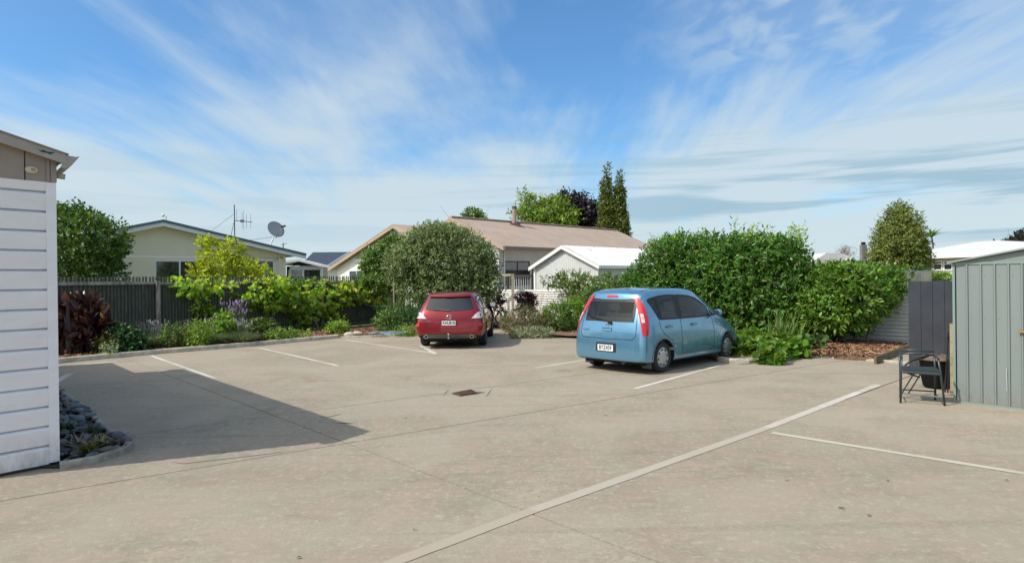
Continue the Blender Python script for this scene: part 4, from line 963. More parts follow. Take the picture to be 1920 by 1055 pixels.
MB().fbox(SW, -.03, .07, -.05, .05, .3, z_e2 - .06).build('corner_board', M_WHITE, brown)
w0, wz1 = SW.hit(946, 489, -.02); w1, wz0 = SW.hit(993, 516, -.02); window(SW, w0, w1, wz0 - .5, wz1, -.018, brown, M_BLACKP, (.5,), .05)
w0, wz1 = bh(655, 507); w1, _ = bh(684, 507); window(BG, min(w0, w1), max(w0, w1), wz1 - 1.2, wz1, .0, brown, M_WHITE, (.5,), .05)
# brick-brown flue
fl_t = 3.2
for tq in np.linspace(0, 14, 141):
    q = BG.pt(s_a2, tq, z_a2)
    if q.x / q.y > (961 - 960) / F: fl_t = tq; break
fb_ = BG.pt(s_a2 - .5, fl_t - .3, z_a2 - .3); mb = MB().tube([fb_, fb_ + Vector((0, 0, 1.05))], .13, 12); flu = mb.build('flue', mat('flue_tan', (.33, .25, .19), .6), brown, smooth=False)
MB().tube([fb_ + Vector((0, 0, 1.07)), fb_ + Vector((0, 0, 1.2))], .15, 12).build('flue_cap', mat('flue_cap', (.10, .08, .07), .5), flu)
MB().box(fb_ + Vector((-.25, -.25, -.1)), fb_ + Vector((.35, .25, .22))).build('flashing', mat('flash', (.10, .06, .06), .6), flu)
# downpipe, meter box
MB().tube([SW.pt(.35, -.06, .3), SW.pt(.35, -.06, z_e2 - .15)], .04, 8).build('downpipe', M_WHITE, brown)

# deck in front of the side wall
dk = thing('deck', SW.pt(1, -1.6, 0), 'raised deck with a brown top rail and thin balusters outside the brown roofed house', 'deck')
DF = Fr(PY(933, 520, 30.4), Vector((.98, .2)))
def dh(px, py): return DF.hit(px, py)
d0, d1 = dh(945, 0)[0], dh(1004, 0)[0]; zt_ = dh(975, 516)[1]
MB().fbox(DF, d0, d1, -.04, .04, zt_ - .09, zt_ + .02).build('top_rail', M_BROWNTRIM, dk)
MB().fbox(DF, d0, d1, -.03, .03, .55, .7).build('bottom_rail', M_BROWNTRIM, dk)
MB().fbox(DF, d0, d1, .0, 1.5, .4, .5).build('floor', M_TIMBERB, dk)
mb = MB(); x = d0
i = 0
while x < d1: MB().fbox(DF, x, x + .03, -.015, .015, .7, zt_ - .09).build('baluster', M_WHITE, dk); x += .11
for px in (946, 993): s_ = dh(px, 0)[0]; MB().fbox(DF, s_ - .05, s_ + .05, -.05, .05, 0, zt_ + .3 if px == 993 else zt_).build('post', mat('dark_post', (.08, .06, .05), .6), dk)

# --- white iron garage
WF = Fr(PY(1122, 500, 27.0), Vector((-.707, .707))); WF.v = -WF.v
wg = thing('garage', WF.pt(0, 0, 0), 'pale corrugated iron garage with a peeling white roof behind the roses', 'garage')
def wh(px, py, t=0): return WF.hit(px, py, t)
(se_, ze_), (sa_, za_), (sl_, zl_) = wh(1124, 498, -.15), wh(1053, 461, -.15), wh(992, 503, -.15)
zl_ = ze_ = (ze_ + zl_) / 2; LW = 7.6; sm = (se_ + sl_) / 2
sa_ = sm * .5 + sa_ * .5
wl = [(0.05, 0), (0.05, ze_), (sa_, za_ - .06), (sl_ - .25, zl_), (sl_ - .25, 0)]
def corrwall(fr, poly, t, pitch, amp, m, name, parent):
    """Vertical corrugated sheet clipped to a (s,z) polygon."""
    xs = [p[0] for p in poly]; x = min(xs); x1 = max(xs); mb = MB(); cols = []
    def zr2(xq):
        zs = []
        for i in range(len(poly)):
            a, b2 = poly[i], poly[(i + 1) % len(poly)]
            if (a[0] > xq) != (b2[0] > xq): zs.append(a[1] + (b2[1] - a[1]) * (xq - a[0]) / (b2[0] - a[0]))
        return (min(zs), max(zs)) if len(zs) > 1 else None
    k = 0; rows = []
    while x <= x1:
        z = zr2(min(max(x, min(xs) + 1e-3), x1 - 1e-3))
        if z: rows.append([fr.pt(x, t + amp * math.cos(k * math.pi / 2), z[0]), fr.pt(x, t + amp * math.cos(k * math.pi / 2), z[1])])
        x += pitch / 4; k += 1
    mb.grid(rows); return mb.build(name, m, parent, smooth=True)
corrwall(WF, wl, -.01, .12, .014, M_IRONG, 'gable_wall', wg)
WS = Fr(WF.pt(0.03, 0, 0), WF.v); WS.v = WF.u
corrwall(WS, [(0, 0), (LW, 0), (LW, ze_ - .02), (0, ze_ - .02)], -.0, .12, .014, M_IRONG, 'side_wall', wg)
MB().fbox(WF, -.02, .06, -.05, .04, 0, ze_ - .03).build('corner_trim', M_IRONG, wg)
s2c = sl_ - .25; MB().fbox(WF, s2c - .05, s2c + .05, -.06, .0, 0, zl_).build('corner_trim', M_WHITE, wg)
for (a, za2), (b2, zb2) in (((se_, ze_), (sa_, za_)), ((sa_, za_), (sl_, zl_))):
    rows = []; x = -.2; k = 0
    while x < LW:
        dz = .012 * math.cos(k * math.pi / 2) + .03; rows.append([WF.pt(a, x, za2 + dz), WF.pt(b2, x, zb2 + dz)]); x += .19 / 4; k += 1
    MB().grid(rows).build('roof', M_IRONROOF, wg, smooth=True)
    MB().hexa([WF.pt(a, -.2, za2 - .13), WF.pt(b2, -.2, zb2 - .13), WF.pt(b2, -.17, zb2 - .13), WF.pt(a, -.17, za2 - .13), WF.pt(a, -.2, za2 + .02), WF.pt(b2, -.2, zb2 + .02), WF.pt(b2, -.17, zb2 + .02), WF.pt(a, -.17, za2 + .02)]).build('barge_board', M_WHITE, wg)
MB().fbox(WF, se_ - .02, se_ + .01, -.16, LW, ze_ - .10, ze_ + .02).build('fascia', M_WHITE, wg)

# --- white hip roofed house at the right
e0, e1 = PY(1744, 480, 37.0), PY(1880, 473, 33.5)
RF = Fr(e0, e1 - e0)
rh = thing('house', RF.pt(0, 0, 0), 'cream house with a pale grey hip roof and twin windows at the right', 'house')
ze2 = 1.8 + (514.5 - 479) / 1200 * 37; rs0, rs1 = -3.0, 9.5; rp0, rp1 = RF.hit(1815, 453, 3.5)[0], RF.hit(1870, 453, 3.5)[0]; zrp = RF.hit(1830, 453, 3.5)[1]
m_pale = mat('pale_grey_roof', (.62, .60, .60), .55, var=.04)
def roofpoly(pts, nm='roof', m=m_pale, par=None): return MB().prism(pts, (0, 0, -.08)).build(nm, m, par)
A0, A1, A2, A3 = RF.pt(rs0, -.5, ze2), RF.pt(rs1, -.5, ze2), RF.pt(rs1, 7.5, ze2), RF.pt(rs0, 7.5, ze2); R0, R1 = RF.pt(max(rp0, .6), 3.5, zrp), RF.pt(max(rp1, rp0 + 1.5), 3.5, zrp)
for pl_ in ([A0, A1, R1, R0], [A1, A2, R1], [A2, A3, R0, R1], [A3, A0, R0]): roofpoly(pl_, par=rh)
MB().fbox(RF, rs0, rs1, -.54, -.50, ze2 - .16, ze2 - .0).build('fascia', M_WHITE, rh)
MB().fbox(RF, rs0 + .5, rs1 - .5, 0, 7, 0, ze2 - .12).build('wall', mat('cream_board', (.60, .58, .44), .6), rh)
lapboards(RF, [(rs0 + .5, 0), (rs1 - .5, 0), (rs1 - .5, ze2 - .14), (rs0 + .5, ze2 - .14)], -.002, .2, mat('cream_board', (.6, .58, .44), .6), 'weatherboards', rh)
for a, b2 in ((1750, 1767.5), (1769.5, 1787)):
    x0, zt3 = RF.hit(a, 489.5); x1, _ = RF.hit(b2, 489.5); zb3 = RF.hit(a, 507)[1]; window(RF, x0, x1, zb3, zt3, -.02, rh, M_WHITE, (), .06, transom=(zt3 + zb3) / 2 + .1)
# neighbour's timber fence at the right (between shrubs and house)
NF = Fr(PY(1685, 520, 24), Vector((1, -.05)))
nf = thing('paling_fence', NF.pt(0, 0, 0), 'short grey green paling fence behind the right shrubs', 'fence')
zn = NF.hit(1715, 507)[1]; x = NF.hit(1680, 510)[0]; x1 = NF.hit(1745, 510)[0]
while x < x1: MB().fbox(NF, x, x + .095, 0, .02, 0, zn - random.random() * .01).build('paling', mat('grey_paling', (.20, .21, .17), .8, var=.2), nf); x += .1
# --- dark flued house
UF = Fr(PY(1500, 500, 34), Vector((1, -.02)))
uh = thing('house', UF.pt(0, 0, 0), 'house with light roof and dark wall partly hidden behind the right shrubs', 'house')
def uhh(px, py, t=0): return UF.hit(px, py, t)
ml = mat('light_iron_roof', (.62, .60, .58), .5, var=.06)
a0 = uhh(1520, 494); a1 = uhh(1560, 474); a2 = uhh(1607, 488)
MB().prism([UF.pt(a0[0], 0, a0[1]), UF.pt(a2[0], 0, a2[1] - .12), UF.pt(a2[0], 0, a2[1]), UF.pt(a1[0] + .6, 0, a1[1] - .04), UF.pt(a1[0] - .3, 0, a1[1])], UF.pt(0, 4, .0) - UF.pt(0, 0, 0)).build('roof', ml, uh)
b0 = uhh(1614, 488); b1 = uhh(1650, 497.5)
MB().hexa([UF.pt(b0[0] - .8, -1.0, b0[1] - .05), UF.pt(b1[0], -1.0, b1[1] - .05), UF.pt(b1[0], 3, b1[1] + .1), UF.pt(b0[0] - .8, 3, b0[1] + .2), UF.pt(b0[0] - .8, -1.0, b0[1] + .03), UF.pt(b1[0], -1.0, b1[1] + .03), UF.pt(b1[0], 3, b1[1] + .22), UF.pt(b0[0] - .8, 3, b0[1] + .3)]).build('roof', ml, uh)
MB().fbox(UF, uhh(1525, 0)[0], uhh(1645, 0)[0], -.6, 2.5, 0, uhh(1640, 499)[1]).build('wall', mat('dark_wall', (.06, .06, .065), .7), uh)
w0, w1 = uhh(1625, 0, -.62)[0], uhh(1640, 0, -.62)[0]; window(UF, w0, w1, uhh(1630, 512)[1] - .3, uhh(1630, 501)[1], -.61, uh, M_GREYWALL, (.4,), .05)
mb = MB(); fx, _ = uhh(1613.5, 0, -1.0); zf0, zf1 = uhh(1613, 490, -1.0)[1] - .6, uhh(1613, 459, -1.0)[1]
mb.fbox(UF, fx - .13, fx + .13, -1.15, -.9, zf0, zf1); flu2 = mb.build('chimney', mat('chimney_grey', (.20, .19, .18), .7, var=.1), uh)
MB().fbox(UF, fx - .08, fx + .08, -1.1, -.95, zf1 + .002, zf1 + .14).build('chimney_cap', M_BLACKP, flu2)

# ================================================================== WHITE CORRUGATED FENCE
cf = thing('corrugated_fence', FENW.pt(0, 0, 0), 'low white corrugated iron fence with horizontal ribs behind the shrubs', 'fence')
def fw(px, t=0.0): return FENW.hit(px, 580, t)[0]
zF0, zF1 = FENW.hit(958, 542)[1], FENW.hit(1695, 553)[1]; s_end = fw(1703) + 1.2; s_st = fw(925)
nsh = 9
for i in range(nsh):
    a = s_st + (s_end - s_st) * i / nsh; b2 = s_st + (s_end - s_st) * (i + 1) / nsh + .04
    zc_ = zF0 + (zF1 - zF0) * (i / nsh); zc2 = zF0 + (zF1 - zF0) * ((i + 1) / nsh)
    pitch_c = .098; rows = []; nn = int((zc_ - .04) / (pitch_c / 6)); off = .004 * (i % 2)
    for k in range(nn + 1):
        dz = .04 + k * pitch_c / 6; am = .019 * math.cos(k * math.pi / 3) + off; rows.append([FENW.pt(a, -am, dz), FENW.pt(b2, -am, dz * zc2 / zc_)])
    MB().grid(rows).build('corrugated_sheet', M_IRONW, cf, smooth=True)
for i in range(1, nsh): s_ = s_st + (s_end - s_st) * i / nsh; MB().fbox(FENW, s_ - .04, s_ + .04, .03, .11, 0, zF0 - .02).build('post', M_TIMBERW, cf)
# pergola goal-post
pg = thing('pergola', P(962, 615), 'pale timber post and crossbar frame standing in front of the corrugated fence', 'frame')
pz = FENW.hit(962, 513, -.5)[1]; pb_ = FENW.pt(fw(962, -.5), -.5, 0)
MB().box(pb_ - Vector((.06, .06, 0)), pb_ + Vector((.06, .06, pz))).build('post', mat('pale_post', (.42, .37, .26), .8, var=.15, vscale=6), pg)
MB().bar(Vector((pb_.x - .063, pb_.y, pz - .05)), Vector((pb_.x - 1.15, pb_.y + .55, pz - .05)), .10, .10).build('crossbar', MATS['pale_post'], pg)
MB().box((pb_.x - 1.22, pb_.y + .5, 0), (pb_.x - 1.12, pb_.y + .62, pz - .1)).build('post', MATS['pale_post'], pg)

# ================================================================== TREES AND BIG SHRUBS
def tree(name, label, cat, base, blobs, m, ntw, per, ln, wd, seed, r0=.1, group=None, top=None, mb_=None, **kw):
    t0 = thing(name, base, label, cat, group)
    foliage('crown', t0, m, blobs, ntw, per, ln, wd, seed, **kw)
    b = blobs[0]; limbs('trunk', t0, mb_ or M_BARK, base, top or (b[0], b[1], b[2] + b[5] * .4), r0, seed); return t0
def pb3(px, py, Y, rx, rz, ry=None):
    c = PY(px, py, Y); k = Y / F; return (c.x, c.y, c.z, rx * k, (ry or rx) * k, rz * k)
def gb(px, Y): c = PY(px, 525, Y); return (c.x, c.y, 0)
m_lt = leafmat('left_tree_leaf', (.085, .165, .025), .3, 1.1)
tree('leafy_tree', 'dense dark green leafy tree between the garage and the cream house', 'tree', gb(155, 20.5), [pb3(150, 470, 20.5, 66, 68), pb3(135, 425, 20.5, 44, 36), pb3(185, 455, 20.5, 46, 42), pb3(150, 510, 20.5, 70, 40), pb3(110, 450, 20.5, 40, 50)], m_lt, 2300, 8, .12, .06, 101, .1, twig=.22, lump=.2)
m_yel = leafmat('yellow_green_leaf', (.40, .45, .04), .5, .8)
tree('lemon_tree', 'bright yellow green shrub showing above the slat fence', 'tree', gb(425, 22.6), [pb3(422, 500, 22.6, 37, 25), pb3(395, 470, 22.6, 16, 20), pb3(435, 470, 22.6, 18, 16), pb3(455, 505, 22.6, 34, 14), pb3(380, 505, 22.6, 18, 12), pb3(385, 458, 22.6, 9, 10), pb3(478, 512, 22.6, 20, 8)], m_yel, 640, 8, .13, .06, 102, .05, twig=.2, lump=.25, shell=.5)
m_grey = leafmat('grey_green_leaf', (.185, .245, .095), .24, 1.05, .42)
tree('olive_shrub', 'large rounded grey green shrub behind the red car', 'shrub', gb(840, 24.2), [pb3(835, 492, 24.2, 90, 58, 80), pb3(796, 484, 24.0, 50, 46), pb3(880, 500, 24.0, 54, 56), pb3(820, 452, 24.2, 58, 30), pb3(760, 500, 24, 38, 42), pb3(905, 530, 23.6, 30, 36), pb3(830, 545, 23.8, 90, 26, 60)], m_grey, 8200, 9, .105, .042, 103, .12, twig=.2, lump=.14, shell=.45)
tree('green_shrub', 'bright leafy green shrub above the slat fence left of the grey green shrub', 'shrub', gb(715, 26), [pb3(714, 490, 26, 32, 26), pb3(740, 466, 26, 24, 22), pb3(698, 508, 26, 20, 14), pb3(706, 532, 25.2, 30, 10)], m_mid, 1100, 8, .13, .06, 104, .06, twig=.22, lump=.2, shell=.5)
m_hedge = leafmat('laurel_leaf', (.082, .185, .028), .24, 1.0, .33)
def hb(px, py, rpx, rpy, t=-1.3, ry=1.0):
    s, z = FENW.hit(px, py, t); p = FENW.pt(s, t, z); k = p.y / F; return (p.x, p.y, z, rpx * k, ry, rpy * k)
hedge_b = [hb(1245, 530, 48, 76), hb(1290, 530, 52, 86), hb(1340, 525, 54, 84), hb(1385, 535, 55, 84), hb(1430, 530, 54, 80), hb(1465, 535, 46, 76), hb(1240, 555, 48, 50), hb(1330, 585, 60, 48), hb(1400, 590, 60, 50), hb(1455, 590, 45, 45), hb(1400, 478, 58, 24), hb(1270, 478, 38, 18), hb(1458, 478, 32, 22), hb(1200, 535, 24, 22)]
tree('laurel_hedge', 'big dense glossy green hedge behind the blue car', 'hedge', gb(1380, 19), hedge_b, m_hedge, 9000, 8, .135, .055, 105, .08, twig=.24, lump=.12, shell=.72, up=.35)
foliage('shoots', bpy.data.objects['laurel_hedge'], leafmat('laurel_shoot', (.26, .38, .06), .35, .8, .35), [hb(1380, 436, 8, 12, ry=.1), hb(1500, 446, 12, 16, ry=.1), hb(1493, 462, 14, 18, ry=.2), hb(1420, 446, 30, 6, ry=.3), hb(1305, 456, 40, 5, ry=.3), hb(1250, 462, 25, 6, ry=.3)], 110, 8, .13, .04, 106, twig=.3, shell=.2, up=1.2)
h2 = [hb(1545, 552, 40, 42), hb(1590, 552, 44, 44), hb(1632, 550, 34, 32, -.8, .5), hb(1560, 588, 40, 30), hb(1600, 588, 30, 24, -1.0, .6), hb(1668, 530, 24, 17, -.5, .35), hb(1520, 590, 28, 40), hb(1575, 520, 36, 12), hb(1636, 524, 26, 10, -.7, .4)]
tree('laurel_shrub', 'lighter green broadleaf shrub in front of the right end of the corrugated fence', 'shrub', gb(1585, 16.5), h2, leafmat('laurel_leaf2', (.115, .225, .030), .28, 1.0, .35), 4600, 8, .135, .058, 107, .06, twig=.24, lump=.2, shell=.6, up=.35)
for i, px in enumerate((1565, 1626, 1600)):
    s_, _ = FENW.hit(px, 600, -1.1); p = FENW.pt(s_, -1.1, 0); limbs('stem', bpy.data.objects['laurel_shrub'], M_BARK, p, p + Vector((.1, 0, 1.2)), .045, 200 + i, 3)
m_con = leafmat('conifer_leaf', (.16, .20, .04), .15, 1.0, .6)
tree('conifer', 'rounded olive green tree standing beside the pale roofed house', 'tree', gb(1688, 30), [pb3(1690, 480, 30, 50, 36), pb3(1690, 448, 30, 40, 30), pb3(1687, 420, 30, 26, 24), pb3(1684, 400, 30, 12, 14), pb3(1664, 486, 30, 24, 18), pb3(1712, 478, 30, 20, 18), pb3(1682, 502, 30, 40, 12)], m_con, 4200, 8, .13, .05, 108, .15, twig=.28, lump=.38, shell=.6)
# cypress pair
def cypress(px, py, Y, w, label, seed):
    c = PY(px, py, Y); k = Y / F; h = c.z; bl = []
    for i in range(9):
        f = i / 8; z = h * (.12 + .84 * f); r = w * k * (1 - f ** 2.2) * .95 + .12; bl.append((c.x + .1 * math.sin(i * 2 + seed), c.y, z, r, r, h * .09))
    return tree('cypress', label, 'tree', (c.x, c.y, 0), bl, leafmat('cypress_leaf', (.13, .17, .03), .2, 1.1, .6), 3800, 7, .20, .09, seed, .16, 'cypress pair', twig=.3, lump=.2, shell=.55, up=1.0)
cypress(1137, 323, 50, 17, 'left and taller of two dark cypresses behind the brown roof', 111)
cypress(1160, 335, 50, 18, 'right and shorter of two dark cypresses behind the brown roof', 112)
tree('broadleaf_tree', 'loose bright green tree rising behind the brown roof ridge', 'tree', gb(1012, 52), [pb3(1030, 395, 52, 34, 26), pb3(1000, 385, 52, 22, 18), pb3(985, 400, 52, 22, 14), pb3(1045, 410, 52, 40, 20), pb3(985, 368, 52, 10, 8), pb3(1000, 420, 52, 30, 14)], leafmat('robinia_leaf', (.20, .30, .04), .35, 1.0), 900, 8, .22, .12, 113, .15, twig=.5, lump=.4, shell=.3)
tree('plum_tree', 'dark purple leaved tree behind the brown roof', 'tree', gb(1085, 54), [pb3(1080, 400, 54, 34, 30), pb3(1062, 385, 54, 20, 18), pb3(1102, 405, 54, 24, 20), pb3(1085, 415, 54, 40, 18)], mat('plum_leaf', (.035, .022, .032), .4, island=1.2, trans=.12), 1500, 8, .26, .13, 114, .15, twig=.6, lump=.3, shell=.35, up=.9)
tree('distant_tree', 'small green treetop just above the brown roof left of the flue', 'tree', gb(886, 56), [pb3(886, 405, 56, 12, 8), pb3(893, 410, 56, 12, 7)], m_mid, 200, 7, .25, .13, 115, .1, twig=.4)
tree('distant_tree', 'dark tree over the shed roof at the far right edge', 'tree', gb(1925, 60), [pb3(1922, 455, 60, 16, 14), pb3(1935, 450, 60, 20, 16)], leafmat('far_dark', (.04, .045, .03)), 300, 7, .3, .15, 116, .1, twig=.5)
tree('distant_tree', 'low green trees just left of the far right dark tree', 'tree', gb(1898, 62), [pb3(1895, 460, 62, 12, 6), pb3(1905, 463, 62, 14, 8), pb3(1880, 462, 62, 10, 4)], leafmat('far_olive', (.09, .10, .04)), 260, 7, .28, .14, 117, .1, twig=.4)
tree('bare_shrub', 'reddish twiggy shrub beyond the light roof behind the right shrubs', 'shrub', gb(1588, 40), [pb3(1588, 476, 40, 12, 6), pb3(1582, 474, 40, 8, 5)], mat('reddish_twig', (.20, .13, .10), .8, island=.8), 120, 6, .12, .03, 118, .04, twig=.3)
tree('garden_bush', 'yellow green bushes under the twin windows of the cream house', 'bush', gb(1765, 32), [pb3(1768, 521, 32, 18, 5), pb3(1750, 522, 32, 8, 6)], m_bright, 300, 7, .09, .05, 119, .04)
tree('garden_bush', 'dark bush under the right tree above the charcoal panel', 'bush', gb(1728, 26), [pb3(1724, 518, 26, 13, 8)], m_deep, 220, 7, .12, .06, 120, .04)
# palm head
pc = PY(1746, 440, 46); pt = thing('palm', (pc.x, pc.y, 0), 'small palm crown peeping out right of the olive green tree', 'palm')
limbs('trunk', pt, M_BARK, (pc.x, pc.y, 0), (pc.x, pc.y, pc.z), .16, 5, 0); blades('fronds', pt, m_mid, [(pc.x, pc.y, pc.z - .2)] * 60, .75, .10, 121, 1.0, 1.3, 6)

# ---- middle bed plants below the corrugated fence
m_dusty = leafmat('dusty_olive', (.20, .19, .09), .2, 1.0, .6)
bush(985, 622, 28, 42, m_dusty, 'dusty olive brown shrub beside the pale post', ntw=420, seed=131, ln=.06, wd=.02)
bush(1010, 623, 18, 28, m_olive, 'olive green low shrub in the middle of the corrugated fence bed', ntw=260, seed=132, ln=.06, wd=.025)
bush(1045, 621, 24, 44, m_mid, 'mid green leafy plant before the corrugated fence', ntw=360, seed=133, ln=.14, wd=.03)
bush(1020, 622, 12, 28, leafmat('golden_leaf', (.34, .28, .04)), 'golden yellow shrub among the green ones', ntw=150, seed=134, ln=.07, wd=.03)
bush(1075, 617, 20, 50, m_bright, 'bright green upright shrub left of the blue car', ntw=320, seed=135, ln=.14, wd=.035)
bush(1108, 612, 20, 66, m_mid, 'tall green shrub partly behind the blue car roof', ntw=320, seed=136, ln=.12, wd=.04)
bush(953, 619, 11, 30, m_dusty, 'straggly brown green plant right of the red car', ntw=120, seed=137, ln=.05)
bush(998, 630, 40, 6, leafmat('silver_ground', (.34, .38, .24)), 'silvery ground cover spilling over the stone edging', name='ground_cover', ntw=420, seed=138, ln=.05, wd=.03, stem=False, depthf=.25)
fx_ = thing('flax', kp(947, 616), 'green upright flax leaves right of the red car', 'plant')
b = P(947, 614, .05); rg = np.random.default_rng(9)
blades('leaves', fx_, leafmat('flax_leaf', (.08, .20, .03)), [(b.x + rg.normal() * .06, b.y + rg.normal() * .06, .05) for _ in range(34)], .75, .05, 139, .18, .3)
cd = thing('purple_plant', kp(922, 614), 'straggly dark purple leaved plant behind the red car mirror', 'plant'); b = P(925, 609, .05)
foliage('foliage', cd, mat('purple_leaf', (.07, .022, .03), .5, island=1.1, trans=.2), [(b.x, b.y, 1.15, .35, .3, .35), (b.x + .1, b.y, .75, .3, .3, .4)], 150, 7, .14, .05, 140, twig=.2, shell=.3)
limbs('stems', cd, mat('pale_stem', (.36, .26, .16), .8), (b.x, b.y, 0), (b.x + .05, b.y, 1.0), .03, 8, 5)
ae = thing('aeonium', kp(988, 622), 'dark burgundy rosette plant against the corrugated fence', 'plant'); c = PY(985, 558, 25)
foliage('foliage', ae, mat('burgundy_leaf', (.075, .018, .028), .45, island=.8, trans=.15), [(c.x, c.y, c.z, .32, .25, .13), (c.x + .2, c.y, c.z - .05, .2, .2, .12)], 130, 8, .11, .05, 141, twig=.1, shell=.5)
foliage('lower_leaves', ae, m_dusty, [(c.x + .05, c.y, c.z - .4, .36, .3, .28)], 150, 8, .1, .05, 142, twig=.12, shell=.3)
limbs('stems', ae, M_BARK, (c.x, c.y, 0), (c.x, c.y, c.z - .1), .03, 9, 4)
for i, (px, py, h_, lb) in enumerate(((1010, 610, 46, 'thin bare twigs before the corrugated fence left of the roses'), (1040, 606, 40, 'second bunch of thin twigs nearer the roses'))):
    b = FENW.pt(fw(px, -.35), -.35, 0); tw = thing('bare_twigs', b, lb, 'twigs'); mb = MB(); rr = random.Random(i)
    for _ in range(7): mb.tube([b, b + Vector((rr.uniform(-.12, .12), 0, .6)), b + Vector((rr.uniform(-.3, .3), rr.uniform(-.1, .1), 1.25))], [.010, .007, .003], 4)
    mb.build('stems', M_BARK, tw)
# roses climbing over the fence
rose = thing('rose_bush', FENW.pt(fw(1075, -.4), -.4, 0), 'climbing rose with cream blooms over the corrugated fence', 'rose')
rb_ = [hb(1070, 525, 34, 14, -.4, .5), hb(1095, 535, 30, 16, -.5, .5), hb(1045, 530, 20, 10, -.4, .4), hb(1130, 532, 24, 14, -.6, .5), hb(1080, 550, 24, 16, -.4, .4), hb(1155, 535, 20, 12, -.8, .5), hb(1100, 570, 26, 26, -.7, .5), hb(1125, 555, 20, 18, -.8, .5)]
foliage('foliage', rose, leafmat('rose_leaf', (.12, .19, .04)), rb_, 900, 7, .09, .055, 143, twig=.18, shell=.4, lump=.35)
limbs('stems', rose, M_BARK, FENW.pt(fw(1075, -.4), -.4, 0), FENW.pt(fw(1075, -.4), -.4, 1.6), .03, 10, 6)
def bloom(px, py, m, r, t=-.75):
    s, z = FENW.hit(px, py, t); p = FENW.pt(s, t, z); rg = np.random.default_rng(int(px * 7)); mb = MB(); k = 0
    for ring, (n, rr, hh) in enumerate(((7, 1, .1), (6, .7, .35), (5, .4, .5))):
        for i in range(n):
            a = 6.283 * i / n + ring * .4; d = Vector((math.cos(a), -.2, math.sin(a))); e = Vector((-math.sin(a), 0, math.cos(a))); f_ = Vector((0, -1, .2))
            q0 = p + d * r * rr * .2; mb.grid([[q0 - e * r * .25, q0 + e * r * .25], [p + d * r * rr * .75 + f_ * r * hh - e * r * .42, p + d * r * rr * .75 + f_ * r * hh + e * r * .42], [p + d * r * rr + f_ * r * (hh + .15) - e * r * .2, p + d * r * rr + f_ * r * (hh + .15) + e * r * .2]])
    return mb.build('bloom', m, rose, smooth=True)
m_cr = mat('cream_petal', (.78, .70, .46), .6, trans=.2)
for px, py, r in ((1069, 526, .085), (1070, 539, .085), (1091, 536, .065), (1098, 537, .06), (1103, 522, .05), (1052, 520, .05), (1136, 530, .05), (1121, 541, .05)): bloom(px, py, m_cr, r)
for px, py, r in ((1167, 536, .085), (1170, 538, .06)): bloom(px, py, mat('red_petal', (.55, .04, .015), .5, trans=.2), r, -1.2)
bush(1150, 615, 22, 76, m_mid, 'leafy shrub with red bloom above the blue car roof', ntw=300, seed=146, ln=.12, wd=.05)

# ---- bergenia clump and iris by the island
bg_ = thing('bergenia_clump', kp(1440, 668), 'bright round leaved ground plant spilling over the island kerb', 'plant')
def gl(px, py, rx, rz, ry): c = P(px, py, .08); k = c.y / F; return (c.x, c.y, c.z + rz * k * .75, rx * k, ry, rz * k)
foliage('foliage', bg_, leafmat('bergenia_leaf', (.13, .25, .03), .35, .8, .35), [gl(1400, 664, 26, 12, .4), gl(1440, 669, 30, 11, .4), gl(1482, 663, 26, 10, .4), gl(1415, 652, 30, 14, .4), gl(1460, 655, 34, 13, .4), gl(1385, 658, 14, 12, .25), gl(1445, 675, 20, 5, .2)], 560, 5, .155, .15, 151, twig=.08, shell=.3, up=.5, lump=.2, fold=.2)
foliage('yellow_foliage', bg_, leafmat('bergenia_yellow', (.42, .42, .06), .35, .6, .35), [gl(1470, 666, 12, 8, .25), gl(1425, 662, 20, 10, .25)], 14, 4, .12, .11, 152, twig=.07, shell=.6)
bush(1525, 655, 16, 14, leafmat('pumpkin_leaf', (.09, .16, .04)), 'few broad dark leaves on the bark at the edge of the clump', ntw=40, per=5, seed=153, ln=.14, wd=.13, stem=False)
ir = thing('iris_leaves', kp(1462, 645), 'upright strap leaves rising behind the round leaved clump', 'plant'); b = P(1462, 648, .05)
rg = np.random.default_rng(15); blades('leaves', ir, leafmat('iris_leaf', (.16, .26, .07), .35), [(b.x + rg.normal() * .16, b.y + rg.normal() * .1, .05) for _ in range(60)], .95, .045, 154, .28, .35)
blades('leaves', ir, leafmat('iris_leaf', (.16, .26, .07), .35), [(b.x + .55 + rg.normal() * .1, b.y + rg.normal() * .1, .05) for _ in range(16)], .75, .03, 155, .9, .7)
ps = P(1388, 673, .11); o = bpy.data.objects.new('stone', pebble_mesh(60, mat('lilac_stone', (.42, .42, .45), .8))); COL.objects.link(o); o.location = ps; o.scale = (.10, .06, .03); tag(o, 'flat pale grey stone lying in the island kerb', 'stone')

# ================================================================== RIGHT: GARDEN SHED, PANEL, CHAIR, TUB
s_c = P(1790.3, 753); s_r2 = P(1920, 768.6)
SF = Fr(s_c, s_r2 - s_c); SF.v = -SF.v if SF.v.y < 0 else SF.v
shed = thing('garden_shed', SF.pt(0, 0, 0), 'green grey ribbed steel garden shed at the right edge', 'shed')
zs = SF.hit(1790.3, 492)[1]; WS_ = 2.6; DS = 1.9
ribs_px = [1814, 1840, 1866, 1892, 1917.5]; rs_ = [SF.hit(p, 620)[0] for p in ribs_px]; dr_ = rs_[3] - rs_[2]
while rs_[-1] < WS_ - dr_: rs_.append(rs_[-1] + dr_)
edges = [0.02] + rs_ + [WS_ - .02]
for i in range(len(edges) - 1):
    a, b2 = edges[i] + (.016 if i else .012), edges[i + 1] - .016; MB().fbox(SF, a, b2, .0, .012, .03, zs - .035).build('wall_panel', M_SHED, shed)
